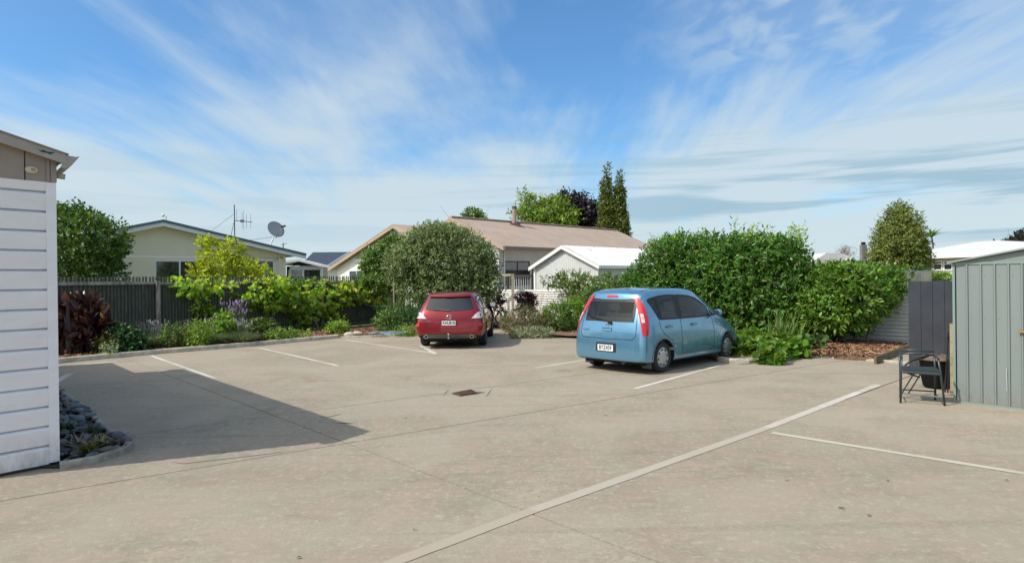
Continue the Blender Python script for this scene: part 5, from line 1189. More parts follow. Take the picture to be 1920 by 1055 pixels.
for s_ in rs_:
    MB().prism([SF.pt(s_ - .0155, .012, .03), SF.pt(s_ - .010, -.016, .03), SF.pt(s_ + .010, -.016, .03), SF.pt(s_ + .0155, .012, .03)], (0, 0, zs - .065)).build('rib', M_SHED, shed)
scw = MB()
for s_ in rs_:
    for zq in (.10, .62, 1.2, 1.78): scw.lathe(SF.pt(s_ + .045, -.001, zq), [(.006, -.003), (.004, .003)], 6, 'y')
o = scw.build('screws', M_METAL, shed); o['kind'] = 'stuff'
MB().fbox(SF, 0, WS_, -.012, .016, 0, .028).build('base_rail', M_SHEDTRIM, shed)
MB().fbox(SF, 0, WS_, -.014, .014, zs - .033, zs).build('top_rail', M_SHEDTRIM, shed)
MB().fbox(SF, -.012, .018, -.014, .03, 0.002, zs - .002).build('corner_trim', M_SHEDTRIM, shed)
for tq in np.arange(.03, DS, .11): MB().fbox(SF, -.0, .012, tq, tq + .095, .03, zs - .035).build('side_panel', M_SHED, shed)
MB().fbox(SF, WS_ - .02, WS_, .03, DS, 0, zs - .02).build('side_wall', M_SHED, shed); MB().fbox(SF, .014, WS_ - .022, DS - .02, DS, 0, zs - .02).build('back_wall', M_SHED, shed)
zrg = zs + .24; s_m = WS_ / 2
MB().prism([SF.pt(.01, .0, zs), SF.pt(WS_ - .01, .0, zs), SF.pt(s_m, .0, zrg - .02)], SF.pt(0, .012, 0) - SF.pt(0, 0, 0)).build('gable', M_SHED, shed)
for a, za2, b2, zb2 in ((-.06, zs - .012, s_m, zrg), (s_m, zrg, WS_ + .06, zs - .012)):
    MB().hexa([SF.pt(a, -.07, za2), SF.pt(b2, -.07, zb2), SF.pt(b2, DS + .05, zb2), SF.pt(a, DS + .05, za2), SF.pt(a, -.07, za2 + .022), SF.pt(b2, -.07, zb2 + .022), SF.pt(b2, DS + .05, zb2 + .022), SF.pt(a, DS + .05, za2 + .022)]).build('roof', mat('shed_roof', (.27, .30, .29), .4, var=.05), shed)
sl2, zl2 = SF.hit(1918, 621); MB().bar(SF.pt(sl2 - .04, -.04, zl2), SF.pt(sl2 + .06, -.04, zl2), .03).build('latch', mat('brass', (.42, .27, .10), .4, metal=.6), shed)
MB().bar(SF.pt(SF.hit(1888, 700)[0], -.0195, SF.hit(1888, 690)[1]), SF.pt(SF.hit(1889, 720)[0], -.0195, SF.hit(1889, 732)[1]), .006, .004).build('scratch', mat('white_scratch', (.6, .62, .6), .6), shed)

# charcoal board panel
c_l = P(1704, 689); CF = Fr(c_l, Vector((.93, -.20))); zc_t = CF.hit(1704, 527)[1]
panel = thing('board_panel', c_l, 'charcoal painted panel of vertical boards beside the steel shed', 'fence')
bx = [1704, 1727.2, 1749, 1771.5, 1793, 1815]
for i in range(5):
    a, b2 = CF.hit(bx[i], 600)[0], CF.hit(bx[i + 1], 600)[0]; MB().fbox(CF, a + .004, b2 - .004, 0, .03, .0, zc_t - (.004 if i % 2 else 0)).build('board', M_CHAR, panel)
MB().fbox(CF, .02, CF.hit(1812, 600)[0], .0305, .07, .3, .4).build('rail', M_CHAR, panel); MB().fbox(CF, .02, CF.hit(1812, 600)[0], .0305, .07, 1.3, 1.4).build('rail', M_CHAR, panel)
# leaning post and tools
lp = thing('timber_post', PY(1785, 735, 9.7), 'pale timber post leaning between the panel and the shed', 'post')
lp.location = P(1785, 741); ORG[lp.name] = P(1785, 741)
q0, q1 = P(1785, 741), PY(1784, 606, P(1785, 741).y + .04); MB().bar(q0, q1, .045, .03).build('post', M_TIMBERB, lp)
tl = thing('garden_tools', P(1779, 738), 'thin dark tool handles leaning on the charcoal panel', 'tools')
for a, b2 in (((1772, 735), (1778, 622)), ((1777, 736), (1781, 618)), ((1769, 733), (1783, 640))):
    p0 = P(*a); MB().tube([p0, PY(b2[0], b2[1], p0.y + .25)], .010, 6).build('handle', M_BLACKP, tl)
p0 = PY(1782, 634, P(1777, 736).y + .2); MB().box(p0 - Vector((.04, .02, .03)), p0 + Vector((.04, .02, .03))).build('grip', M_BLACKP, tl)

# metal chair
cL, cR = P(1688.5, 755), P(1771.5, 760.5)
KF = Fr(cL, cR - cL); kw = (cR - cL).length; dpt = .46; KF.v = KF.v if KF.v.y > 0 else -KF.v
chair = thing('garden_chair', KF.pt(kw / 2, .2, 0), 'dark metal garden chair with arms beside the steel shed', 'chair')
zarm = KF.hit(1690, 669)[1]; zseat = KF.hit(1692, 697)[1]
tb = .014
for x, sx in ((0, .05), (kw, -.02)):
    inx = .02 if x == 0 else -.07
    MB().tube([KF.pt(x, 0, 0), KF.pt(x + inx * .6, .01, zseat), KF.pt(x + inx, .02, zarm)], tb, 8).build('leg', M_CHAIR, chair, smooth=True)
    MB().tube([KF.pt(x + inx + .01, dpt, 0), KF.pt(x + inx + .01, dpt - .03, zseat), KF.pt(x + inx, dpt - .02, zarm)], tb, 8).build('leg', M_CHAIR, chair, smooth=True)
    MB().tube([KF.pt(x + inx, .0, zarm), KF.pt(x + inx, dpt - .02, zarm + .005)], .016, 8).build('armrest', M_CHAIR, chair, smooth=True)
    MB().tube([KF.pt(x + inx * .8, .02, .10), KF.pt(x + inx, dpt, .10)], .009, 6).build('stretcher', M_CHAIR, chair)
MB().tube([KF.pt(.03, .01, zseat), KF.pt(kw - .05, .01, zseat - .01)], .018, 8).build('seat_rail', M_CHAIR, chair)
MB().fbox(KF, .035, kw - .055, .01, dpt - .03, zseat + .012, zseat + .03).build('seat', M_CHAIR, chair)
for i in range(4): MB().fbox(KF, .035, kw - .055, .03 + i * .105, .095 + i * .105, zseat + .032, zseat + .040).build('seat_slat', M_CHAIR, chair)
MB().tube([KF.pt(.02, .03, .13), KF.pt(kw - .03, .03, .115)], .011, 6).build('stretcher', M_METAL, chair)
MB().tube([KF.pt(.02, dpt, .12), KF.pt(kw - .05, dpt, .12)], .010, 6).build('stretcher', M_CHAIR, chair)
for dz in (0.0, .05): MB().tube([KF.pt(.02, dpt - .02, zarm + .005 + dz), KF.pt(kw * .5, dpt + .01, zarm + .01 + dz), KF.pt(kw - .07, dpt - .02, zarm - .005 + dz)], .013, 8).build('back_rail', M_CHAIR, chair, smooth=True)
for a in (.14, .22): MB().tube([KF.pt(a + .03, .06, zseat - .02), KF.pt(a - .10, dpt - .05, .06)], .010, 6).build('fold_strut', M_CHAIR, chair)
MB().tube([KF.pt(.10, .12, zseat - .03), KF.pt(.25, .20, zseat - .09)], .012, 6).build('fold_strut', M_CHAIR, chair)

# black tub with brown lid
tcn = P(1768, 731); tub = thing('plastic_tub', tcn, 'black plastic tub with a sagging brown cover between chair and shed', 'tub')
c = tcn + Vector((.05, .22, 0)); rt = .225
MB().lathe(c, [(.15, 0), (.19, .03), (rt, .22), (rt + .01, .42), (rt + .02, .45), (rt - .01, .46)], 28).build('body', mat('tub_black', (.005, .006, .006), .7, spec=.15), tub, autos=True)
MB().lathe(c, [(rt + .03, .445), (rt + .035, .465), (.18, .515), (.08, .54), (.001, .545)], 28).build('cover', mat('brown_cover', (.15, .105, .07), .8, var=.25, vscale=8), tub, smooth=True)
MB().tube([c + Vector((-.52, -.02, .36)), c + Vector((-.42, -.02, .44)), c + Vector((-.25, -.05, .50)), c + Vector((0, -.08, .54))], [.012, .018, .02, .012], 8).build('strap', M_BLACKP, tub, smooth=True)

# ================================================================== CARS
def paint(name, col, metal=.55, rough=.32):
    m = bpy.data.materials.new(name); m.use_nodes = True; t = NT(m.node_tree); b = t.n['Principled BSDF']
    b.inputs['Base Color'].default_value = (*col, 1); b.inputs['Metallic'].default_value = metal; b.inputs['Roughness'].default_value = rough
    b.inputs['Coat Weight'].default_value = 1.0; b.inputs['Coat Roughness'].default_value = .03
    pos = t.new('ShaderNodeTexCoord').outputs['Object']; n = t.noise(pos, 3.5, 5, .6)
    rr = t.maprange(n, .3, .75, rough - .04, rough + .10); t.l.new(rr, b.inputs['Roughness'])
    
    return m
M_TAILRED = mat('tail_red', (.52, .008, .012), .12, coat=1.0); M_TAILCLR = mat('tail_clear', (.62, .60, .60), .12, coat=1.0); M_PLATE = mat('plate_white', (.80, .80, .78), .4); M_INK = mat('plate_ink', (.01, .01, .012), .5)
M_TYRE = mat('tyre', (.022, .022, .022), .8, bump=.2, bscale=80); M_RIM = mat('rim_silver', (.50, .50, .50), .35, metal=.7); M_GREYPL = mat('grey_plastic', (.09, .10, .11), .6)
M_WELL = mat('wheel_well', (.008, .008, .008), .9); M_SEAT = mat('seat_cloth', (.50, .50, .49), .9, var=.1)
def car_glass():
    m = bpy.data.materials.new('car_glass'); m.use_nodes = True; t = NT(m.node_tree); t.n.remove(t.n['Principled BSDF'])
    tr = t.new('ShaderNodeBsdfTransparent'); tr.inputs[0].default_value = (.70, .76, .74, 1); gl = t.new('ShaderNodeBsdfGlossy'); gl.inputs['Roughness'].default_value = .02
    fr_ = t.new('ShaderNodeFresnel'); fr_.inputs[0].default_value = 1.5; ms = t.new('ShaderNodeMixShader'); t.l.new(t.math('ADD', t.math('MULTIPLY', fr_.outputs[0], 1.0), .01, clamp=True), ms.inputs[0])
    t.l.new(tr.outputs[0], ms.inputs[1]); t.l.new(gl.outputs[0], ms.inputs[2]); t.l.new(ms.outputs[0], t.n['Material Output'].inputs[0]); return m
CGLASS = car_glass()
M_GAP = mat('panel_gap', (.012, .014, .018), .8)

class Car:
    def __init__(s, name, label, cat, origin, heading, pm, st, crown=.035, bulge=(.06, .10)):
        s.root = thing(name, origin, label, cat); s.root.rotation_euler = (0, 0, heading); s.pm = pm
        s.root.location = origin
        # body lattice -> closed cage
        cols = [-1, -.62, 0, .62, 1]; NX, NY, NZ = len(st), 5, 5; idx = {}; vs = []; fs = []
        def pos(i, j, k):
            x, w, z = st[i][k]; c_ = cols[j]
            if i == 0: x -= bulge[0] * (1 - c_ * c_)
            if i == NX - 1: x += bulge[1] * (1 - c_ * c_)
            if k == NZ - 1: z += crown * (1 - c_ * c_)
            return (x, c_ * w, z)
        def vid(i, j, k):
            if (i, j, k) not in idx: idx[(i, j, k)] = len(vs); vs.append(pos(i, j, k))
            return idx[(i, j, k)]
        for i in range(NX - 1):
            for j in range(NY - 1): fs.append((vid(i, j, 4), vid(i + 1, j, 4), vid(i + 1, j + 1, 4), vid(i, j + 1, 4))); fs.append((vid(i, j, 0), vid(i, j + 1, 0), vid(i + 1, j + 1, 0), vid(i + 1, j, 0)))
            for k in range(NZ - 1): fs.append((vid(i, 0, k), vid(i + 1, 0, k), vid(i + 1, 0, k + 1), vid(i, 0, k + 1))); fs.append((vid(i, 4, k), vid(i, 4, k + 1), vid(i + 1, 4, k + 1), vid(i + 1, 4, k)))
        for j in range(NY - 1):
            for k in range(NZ - 1): fs.append((vid(0, j, k), vid(0, j, k + 1), vid(0, j + 1, k + 1), vid(0, j + 1, k))); e = NX - 1; fs.append((vid(e, j, k), vid(e, j + 1, k), vid(e, j + 1, k + 1), vid(e, j, k + 1)))
        me = bpy.data.meshes.new('cage'); me.from_pydata(vs, [], fs); bm = bmesh.new(); bm.from_mesh(me); bmesh.ops.recalc_face_normals(bm, faces=bm.faces)
        cl = bm.edges.layers.float.new('crease_edge')
        inv = {v: k for k, v in idx.items()}; bm.verts.ensure_lookup_table()
        for e in bm.edges:
            a, b_ = inv[e.verts[0].index], inv[e.verts[1].index]
            if a[2] == 4 and b_[2] == 4 and a[1] == b_[1] and a[1] in (0, 4): e[cl] = .35
            if a[0] == 0 and b_[0] == 0 and a[2] == b_[2] and a[2] in (1, 4): e[cl] = .45
            if a[2] == 1 and b_[2] == 1 and a[1] == b_[1]: e[cl] = .3
        bm.to_mesh(me); bm.free()
        tmp = bpy.data.objects.new('cage', me); COL.objects.link(tmp); sd = tmp.modifiers.new('s', 'SUBSURF'); sd.levels = 4; sd.render_levels = 4
        dg = bpy.context.evaluated_depsgraph_get(); dg.update(); s.me = bpy.data.meshes.new_from_object(tmp.evaluated_get(dg)); s.bvh = BVHTree.FromPolygons([v.co.copy() for v in s.me.vertices], [tuple(p.vertices) for p in s.me.polygons])
        bpy.data.objects.remove(tmp)
    def finish_body(s, wheels, rw, hw, cabin=None, sidewin=(), rearwin=None, frontwin=None):
        bo = bpy.data.objects.new('body', s.me); COL.objects.link(bo); s.me.name = 'body'; cutters = []
        def cutter(mb): cutters.append(mb.build('cut', M_WELL))
        if cabin:
            secs = []; mb = MB()
            for x, w0, w1, z0, zb, z1 in cabin: secs.append([Vector((x, -w0, z0)), Vector((x, -w0, zb)), Vector((x, -w1, z1)), Vector((x, w1, z1)), Vector((x, w0, zb)), Vector((x, w0, z0))])
            for q in secs: mb.v += q
            for i in range(len(secs) - 1):
                for k in range(6): a = i * 6 + k; b_ = i * 6 + (k + 1) % 6; mb.f.append((a, b_, b_ + 6, a + 6))
            mb.f.append(tuple(range(6))); mb.f.append(tuple(len(mb.v) - 6 + i for i in range(6))); cutter(mb)
        for w in sidewin: cutter(MB().prism([Vector((a, -1.3, b_)) for a, b_ in w], (0, 2.6, 0)))
        if rearwin: cutter(MB().prism([Vector((-1.6, a, b_)) for a, b_ in rearwin], (1.75, 0, 0)))
        if frontwin: cutter(MB().prism([Vector((1.35, a, b_)) for a, b_ in frontwin], (1.6, 0, 0)))
        for x in wheels:
            for sg in (-1, 1):
                mb = MB().lathe((x, 0, rw[1]), [(rw[0], sg * (hw - .30)), (rw[0], sg * (hw + .2))], 40, 'y'); o = mb.build('cut', M_WELL); cutters.append(o)
        for c_ in cutters:
            m_ = bo.modifiers.new('b', 'BOOLEAN'); m_.operation = 'DIFFERENCE'; m_.object = c_; m_.solver = 'EXACT'
        bo.data.materials.clear(); bo.data.materials.append(s.pm); bo.data.materials.append(M_WELL)
        dg = bpy.context.evaluated_depsgraph_get(); dg.update(); me2 = bpy.data.meshes.new_from_object(bo.evaluated_get(dg))
        bpy.data.objects.remove(bo)
        for c_ in cutters: bpy.data.objects.remove(c_)
        # faces inside the wells are dark
        me2.materials.clear(); me2.materials.append(s.pm); me2.materials.append(M_WELL); me2.materials.append(mat('cabin_lining', (.42, .42, .41), .9))
        for p in me2.polygons:
            c_ = p.center; h = s.bvh.find_nearest(c_); p.material_index = 1 if (h[3] is None or h[3] > .006) else 0
            if p.material_index == 0 and p.normal.dot(h[1]) < .3 and abs(p.normal.dot(h[1])) < .85: p.material_index = 1
            if p.normal.z < -.7 and c_.z < .4: p.material_index = 1
            if p.material_index == 1 and c_.z > .42 and h[3] is not None and h[3] > .03 and abs(c_.y) < .80: p.material_index = 2
        me2.polygons.foreach_set('use_smooth', [True] * len(me2.polygons)); me2.set_sharp_from_angle(angle=R(40))
        b = bpy.data.objects.new('body', me2); COL.objects.link(b); b.parent = s.root; s.body = b; return b
    def side(s, x, z, sg, off):
        h = s.bvh.ray_cast(Vector((x, sg * 2, z)), Vector((0, -sg, 0)))
        return (h[0] + h[1] * (off if h[1].y * sg > 0 else -off)) if h[0] else Vector((x, sg * .6, z))
    def rear(s, y, z, off, front=False):
        d = Vector((1, 0, 0)) if not front else Vector((-1, 0, 0)); h = s.bvh.ray_cast(Vector((-4 if not front else 8, y, z)), d)
        return (h[0] + h[1] * (off if h[1].dot(d) < 0 else -off)) if h[0] else Vector((0, y, z))
    def top(s, x, y, off):
        h = s.bvh.ray_cast(Vector((x, y, 3)), Vector((0, 0, -1))); return h[0] + h[1] * (off if h[1].z > 0 else -off)
    def patch(s, name, poly, m, fn, off=.004, n=14, parent=None, thick=.0):
        """Fill a 2-D outline with a fine grid, drape it on the body with fn(a,b,off)."""
        bm = bmesh.new(); vs = [bm.verts.new((a, b, 0)) for a, b in poly]; bm.faces.new(vs); xs = [p[0] for p in poly]; ys = [p[1] for p in poly]
        for ax, (lo, hi) in enumerate(((min(xs), max(xs)), (min(ys), max(ys)))):
            for i in range(1, n):
                c_ = lo + (hi - lo) * i / n; co = Vector((c_, 0, 0)) if ax == 0 else Vector((0, c_, 0)); no = Vector((1, 0, 0)) if ax == 0 else Vector((0, 1, 0))
                bmesh.ops.bisect_plane(bm, geom=bm.verts[:] + bm.edges[:] + bm.faces[:], plane_co=co, plane_no=no, dist=1e-5)
        for v in bm.verts: v.co = fn(v.co.x, v.co.y, off)
        # skirt back into the body
        bd = [e for e in bm.edges if e.is_boundary]; top_ = {v: v.co.copy() for e in bd for v in e.verts}
        r_ = bmesh.ops.extrude_edge_only(bm, edges=bd); nv = [g_ for g_ in r_['geom'] if isinstance(g_, bmesh.types.BMVert)]
        cen = s.center if hasattr(s, 'center') else Vector((1.2, 0, .8))
        for v in nv: v.co += (cen - v.co).normalized() * (off + .004)
        bmesh.ops.recalc_face_normals(bm, faces=bm.faces)
        me = bpy.data.meshes.new(name); bm.to_mesh(me); bm.free(); me.materials.append(m); me.polygons.foreach_set('use_smooth', [True] * len(me.polygons)); me.set_sharp_from_angle(angle=R(40))
        o = bpy.data.objects.new(name, me); COL.objects.link(o); o.parent = parent or s.root; return o
    def strip(s, name, pts, w, m, fn, off=.003, parent=None, sub=8):
        """Thin ribbon draped along a polyline (panel gaps, seals)."""
        P2 = []
        for i in range(len(pts) - 1):
            for k in range(sub): P2.append((pts[i][0] + (pts[i + 1][0] - pts[i][0]) * k / sub, pts[i][1] + (pts[i + 1][1] - pts[i][1]) * k / sub))
        P2.append(pts[-1]); rows = []
        for i, p in enumerate(P2):
            a, b = P2[max(0, i - 1)], P2[min(len(P2) - 1, i + 1)]; dx, dy = b[0] - a[0], b[1] - a[1]; l = math.hypot(dx, dy) or 1; nx, ny = -dy / l * w / 2, dx / l * w / 2
            rows.append([fn(p[0] - nx, p[1] - ny, off), fn(p[0] + nx, p[1] + ny, off)])
        return MB().grid(rows).build(name, m, parent or s.root, origin=(0, 0, 0)) if False else s._g(name, rows, m, parent)
    def _g(s, name, rows, m, parent=None, smooth=True):
        mb = MB().grid(rows); return s.local(mb, name, m, parent, smooth)
    def local(s, mb, name, m, parent=None, smooth=False, autos=False):
        me = bpy.data.meshes.new(name); me.from_pydata([tuple(v) for v in mb.v], [], mb.f); me.materials.append(m)
        bm = bmesh.new(); bm.from_mesh(me); bmesh.ops.recalc_face_normals(bm, faces=bm.faces); bm.to_mesh(me); bm.free()
        if smooth or autos:
            me.polygons.foreach_set('use_smooth', [True] * len(me.polygons))
            if autos: me.set_sharp_from_angle(angle=R(35))
        o = bpy.data.objects.new(name, me); COL.objects.link(o); o.parent = parent or s.root; return o
    def wheel(s, x, sg, rad, track, w, rim_r, style, steer=0):
        y0 = sg * (track / 2 - w / 2); y1 = sg * (track / 2 + w / 2)
        W = bpy.data.objects.new('wheel', None); COL.objects.link(W); W.parent = s.root; W.location = (x, 0, rad); W.rotation_euler = (0, 0, 0)
        prof = [(rim_r - .01, y0), (rad - .03, y0), (rad - .006, y0 + sg * .02), (rad, y0 + sg * .05), (rad, y1 - sg * .05), (rad - .006, y1 - sg * .02), (rad - .03, y1), (rim_r + .004, y1 - sg * .004), (rim_r - .01, y1 - sg * .02)]
        s.local(MB().lathe((0, 0, 0), prof, 40, 'y'), 'tyre', M_TYRE, W, autos=True)
        yf = y1 - sg * .016
        mb = MB()
        if style == 'cap':
            mb.lathe((0, 0, 0), [(rim_r, yf - sg * .02), (rim_r + .002, yf), (rim_r - .02, yf + sg * .006), (rim_r - .03, yf - sg * .004), (.10, yf + sg * .012), (.04, yf + sg * .016), (.001, yf + sg * .016)], 40, 'y'); rim = s.local(mb, 'rim', M_RIM, W, autos=True)
            for i in range(8):
                a = 6.283 * i / 8 + .2; c_ = Vector((math.cos(a) * (rim_r - .048), yf + sg * .008, math.sin(a) * (rim_r - .048))); t_ = Vector((-math.sin(a), 0, math.cos(a))); r_ = Vector((math.cos(a), 0, math.sin(a)))
                m2 = MB().prism([c_ - t_ * .028 - r_ * .010, c_ + t_ * .028 - r_ * .010, c_ + t_ * .020 + r_ * .014, c_ - t_ * .020 + r_ * .014], (0, sg * .003, 0)); s.local(m2, 'slot', M_WELL, rim)
        else:
            mb.lathe((0, 0, 0), [(rim_r, yf - sg * .06), (rim_r, yf), (rim_r - .015, yf), (rim_r - .02, yf - sg * .06)], 40, 'y'); rim = s.local(mb, 'rim', M_RIM, W, autos=True)
            s.local(MB().lathe((0, 0, 0), [(rim_r - .02, yf - sg * .07), (.001, yf - sg * .07)], 24, 'y'), 'hub_back', M_WELL, rim)
            for i in range(10):
                a = 6.283 * i / 10; e_ = Vector((math.cos(a) * (rim_r - .012), yf - sg * .01, math.sin(a) * (rim_r - .012))); s.local(MB().bar(Vector((0, yf - sg * .02, 0)), e_, .03, .02, (0, 1, 0)), 'spoke', M_RIM, rim)
        return W

# ---------- blue hatchback
rr_c = P(1238, 697.5); rr_f = Vector((math.sin(R(46.5)), math.cos(R(46.5)), 0))
hd = math.atan2(rr_f.y, rr_f.x); lat = Vector((-rr_f.y, rr_f.x, 0))
org_b = Vector((rr_c.x, rr_c.y, 0)) + lat * .775; org_b.z = 0
PB = paint('blue_paint', (.135, .32, .475), .6, .22)
def stn(xs, ws, zs_): return [(x, w, z) for x, w, z in zip(xs, ws, zs_)]
colt = Car('parked_car', 'light blue five door hatchback parked nose in by the hedge', 'car', org_b, hd, PB, [
    stn([-.50, -.625, -.63, -.56, -.37], [.76, .84, .82, .79, .60], [.20, .245, .64, .98, 1.485]),
    stn([-.42, -.52, -.52, -.46, -.26], [.80, .865, .865, .845, .635], [.19, .235, .64, 1.0, 1.545]),
    stn([0, 0, 0, 0, .0], [.80, .87, .875, .85, .65], [.17, .225, .64, 1.0, 1.575]),
    stn([.6] * 5, [.80, .865, .87, .845, .66], [.17, .225, .64, .99, 1.59]),
    stn([1.2] * 5, [.80, .865, .87, .84, .65], [.17, .225, .64, .98, 1.575]),
    stn([1.6, 1.6, 1.6, 1.62, 1.56], [.80, .865, .87, .84, .63], [.17, .225, .64, .97, 1.51]),
    stn([2.1, 2.1, 2.1, 2.12, 2.12], [.80, .865, .87, .83, .60], [.17, .225, .64, .95, 1.22]),
    stn([2.55] * 5, [.80, .87, .865, .80, .60], [.17, .225, .62, .88, 1.00]),
    stn([2.95, 2.97, 2.97, 2.95, 2.93], [.76, .85, .83, .74, .58], [.20, .30, .55, .76, .86]),
    stn([3.14, 3.26, 3.25, 3.14, 3.06], [.66, .72, .70, .64, .52], [.22, .30, .50, .66, .74])])
colt.center = Vector((1.2, 0, .8)); 
CW = [[(-.29, 1.375), (-.085, 1.03), (-.055, 1.03), (-.055, 1.43), (-.23, 1.40)], [(-.0, 1.02), (.59, 1.01), (.59, 1.46), (.3, 1.46), (-.0, 1.44)], [(.71, 1.01), (1.83, 1.005), (1.79, 1.18), (1.61, 1.29), (1.41, 1.375), (1.14, 1.43), (.71, 1.46)]]
CRW = [(-.56, 1.04), (.56, 1.04), (.565, 1.10), (.54, 1.375), (-.54, 1.375), (-.565, 1.10)]
CFW = [(-.46, 1.10), (.46, 1.10), (.42, 1.38), (-.42, 1.38)]
colt.finish_body((0.0, 2.5), (.345, .30), .87, [(-.46, .64, .56, .62, .98, 1.40), (-.25, .72, .58, .50, 1.0, 1.49), (.5, .76, .61, .40, 1.0, 1.54), (1.2, .76, .60, .40, 1.0, 1.52), (1.50, .76, .58, .40, 1.0, 1.45), (1.85, .75, .60, .40, .97, 1.26), (2.1, .70, .60, .5, .90, 1.10)], CW, CRW, CFW)
RS = lambda sg: (lambda a, b, o: colt.side(a, b, sg, o)); RR = lambda a, b, o: colt.rear(a, b, o)
for sg in (-1, 1):
    f = RS(sg)
    for nm, w, nn in (('quarter_window', CW[0], 6), ('rear_door_window', CW[1], 8), ('front_door_window', CW[2], 10)):
        gp_ = colt.patch(nm, w, CGLASS, f, .002, nn); colt.strip('window_seal', w + [w[0]], .035, M_BLACKP, f, .005, gp_, 6)
    colt.strip('window_pillar', [(-.028, 1.0), (-.028, 1.45)], .05, M_BLACKP, f, .004); colt.strip('window_pillar', [(.65, .99), (.65, 1.47)], .10, M_BLACKP, f, .004)
    colt.patch('front_quarter_window', [(1.88, .995), (2.12, .995), (1.88, 1.135)], M_BLACKP, f, .005, 5)
    colt.strip('door_gap', [(.64, 1.0), (.645, .6), (.64, .34)], .009, M_GAP, f); colt.strip('door_gap', [(1.87, .98), (1.90, .6), (1.88, .34), (.64, .33)], .009, M_GAP, f)
    colt.strip('door_gap', [(-.10, .99), (-.08, .86), (.05, .72), (.30, .60), (.38, .42), (.42, .33), (.64, .33)], .009, M_GAP, f)
    colt.strip('sill_line', [(.44, .30), (2.1, .30)], .010, M_GAP, f)
    a_ = []
    colt.strip('arch_lip', [(.365 * math.cos(t), .30 + .365 * math.sin(t)) for t in np.linspace(-.1, math.pi + .15, 20)], .022, M_GAP if False else PB, f, .008, sub=2)
    colt.strip('arch_lip', [(2.5 + .365 * math.cos(t), .30 + .365 * math.sin(t)) for t in np.linspace(.1, math.pi + .15, 20)], .022, PB, f, .008, sub=2)
    for hx in (.12, 1.02):
        p = colt.side(hx + .08, .86, sg, .03); h_ = colt.local(MB().bar(colt.side(hx, .862, sg, .028), colt.side(hx + .17, .868, sg, .028), .03, .034), 'door_handle', PB)
        colt.patch('handle_recess', [(hx + .01, .84), (hx + .16, .845), (hx + .16, .892), (hx + .01, .887)], M_GAP, f, .0015, 4)
    mp = colt.side(1.93, 1.03, sg, .02); mc = mp + Vector((.02, sg * .13, .03))
    mm = MB().lathe(mc, [(.001, -.07), (.055, -.055), (.075, 0), (.06, .05), (.001, .075)], 16, 'y'); 
    for v in mm.v: v.x = mc.x + (v.x - mc.x) * .8; v.z = mc.z + (v.z - mc.z) * .95; v.y = mc.y + (v.y - mc.y) * 1.35
    mo = colt.local(mm, 'wing_mirror', PB, smooth=True); colt.local(MB().bar(mp - Vector((0, sg * .02, .02)), mc - Vector((0, sg * .05, .03)), .05, .03), 'mirror_arm', M_BLACKP, mo)
    ml_ = MB().lathe(mc + Vector((-.066, 0, 0)), [(.052, 0), (.052, .004), (.001, .005)], 16, 'x')
    for v in ml_.v: v.y = mc.y + (v.y - mc.y) * 1.3
    colt.local(ml_, 'mirror_glass', M_CHROME, mo, smooth=False)
    colt.patch('indicator', [(2.12, .80), (2.17, .80), (2.17, .82), (2.12, .82)], mat('amber', (.75, .45, .10), .3), f, .006, 2)
    # tail lamp wraps the corner: draped from behind
    y = sg
    out_ = [(.66, 1.475), (.745, 1.40), (.83, 1.26), (.885, 1.10), (.905, .96), (.895, .82), (.86, .74), (.70, .715), (.675, .78), (.66, .95), (.645, 1.10), (.625, 1.25), (.60, 1.40), (.605, 1.475)]
    def tl(a, b, o, sg=sg):
        """Project from behind and slightly outside so the lamp wraps the corner."""
        d = Vector((.62, -sg * .78, 0)).normalized(); p = Vector((-.50, sg * a, b)); h = colt.bvh.ray_cast(p - d * 2.5, d)
        return h[0] + h[1] * (o if h[1].dot(d) < 0 else -o) if h[0] else colt.rear(sg * a, b, o)
    lamp = colt.patch('tail_light', [(a, b) for a, b in out_], M_TAILRED, tl, .012, 10)
    colt.patch('reverse_light', [(.69, 1.13), (.765, 1.13), (.78, .97), (.70, .97)], M_TAILCLR, tl, .016, 4, lamp)
    colt.patch('lamp_ring', [(.712, 1.08), (.752, 1.08), (.756, 1.025), (.715, 1.025)], mat('amber_lens', (.60, .30, .20), .2), tl, .019, 3, lamp)
    colt.patch('headlight', [(a, b) for a, b in [(.40, .66), (.62, .70), (.66, .62), (.42, .56)]], M_TAILCLR, lambda a, b, o, sg=sg: colt.rear(sg * a, b, o, True), .006, 6)
gp_ = colt.patch('rear_window', CRW, CGLASS, RR, .002, 10); colt.strip('window_seal', CRW + [CRW[0]], .05, M_BLACKP, RR, .006, gp_, 8); colt.strip('window_seal', [(-.585, 1.005), (.585, 1.005)], .06, M_BLACKP, RR, .005, gp_, 10)
def seat(car, x, y, w, bench=False):
    st_ = bpy.data.objects.new('seat', None); COL.objects.link(st_); st_.parent = car.root
    def pad(nm, a, b, tilt): 
        mb = MB().box(a, b)
        for v in mb.v: v.x -= (v.z - .5) * tilt
        o = car.local(mb, nm, M_SEAT, st_, autos=True); bv = o.modifiers.new('round', 'BEVEL'); bv.width = .035; bv.segments = 3
    pad('cushion', (x, y - w / 2, .42), (x + .5, y + w / 2, .58), 0); pad('seat_back', (x - .02, y - w / 2, .55), (x + .10, y + w / 2, 1.10), .22)
    for hy in ((-.42, .42) if bench else (0,)): pad('headrest', (x + .0, y + hy - .13, 1.14), (x + .09, y + hy + .13, 1.32), .22)
seat(colt, 1.12, .36, .50); seat(colt, 1.12, -.36, .50); seat(colt, .28, 0, 1.24, True)
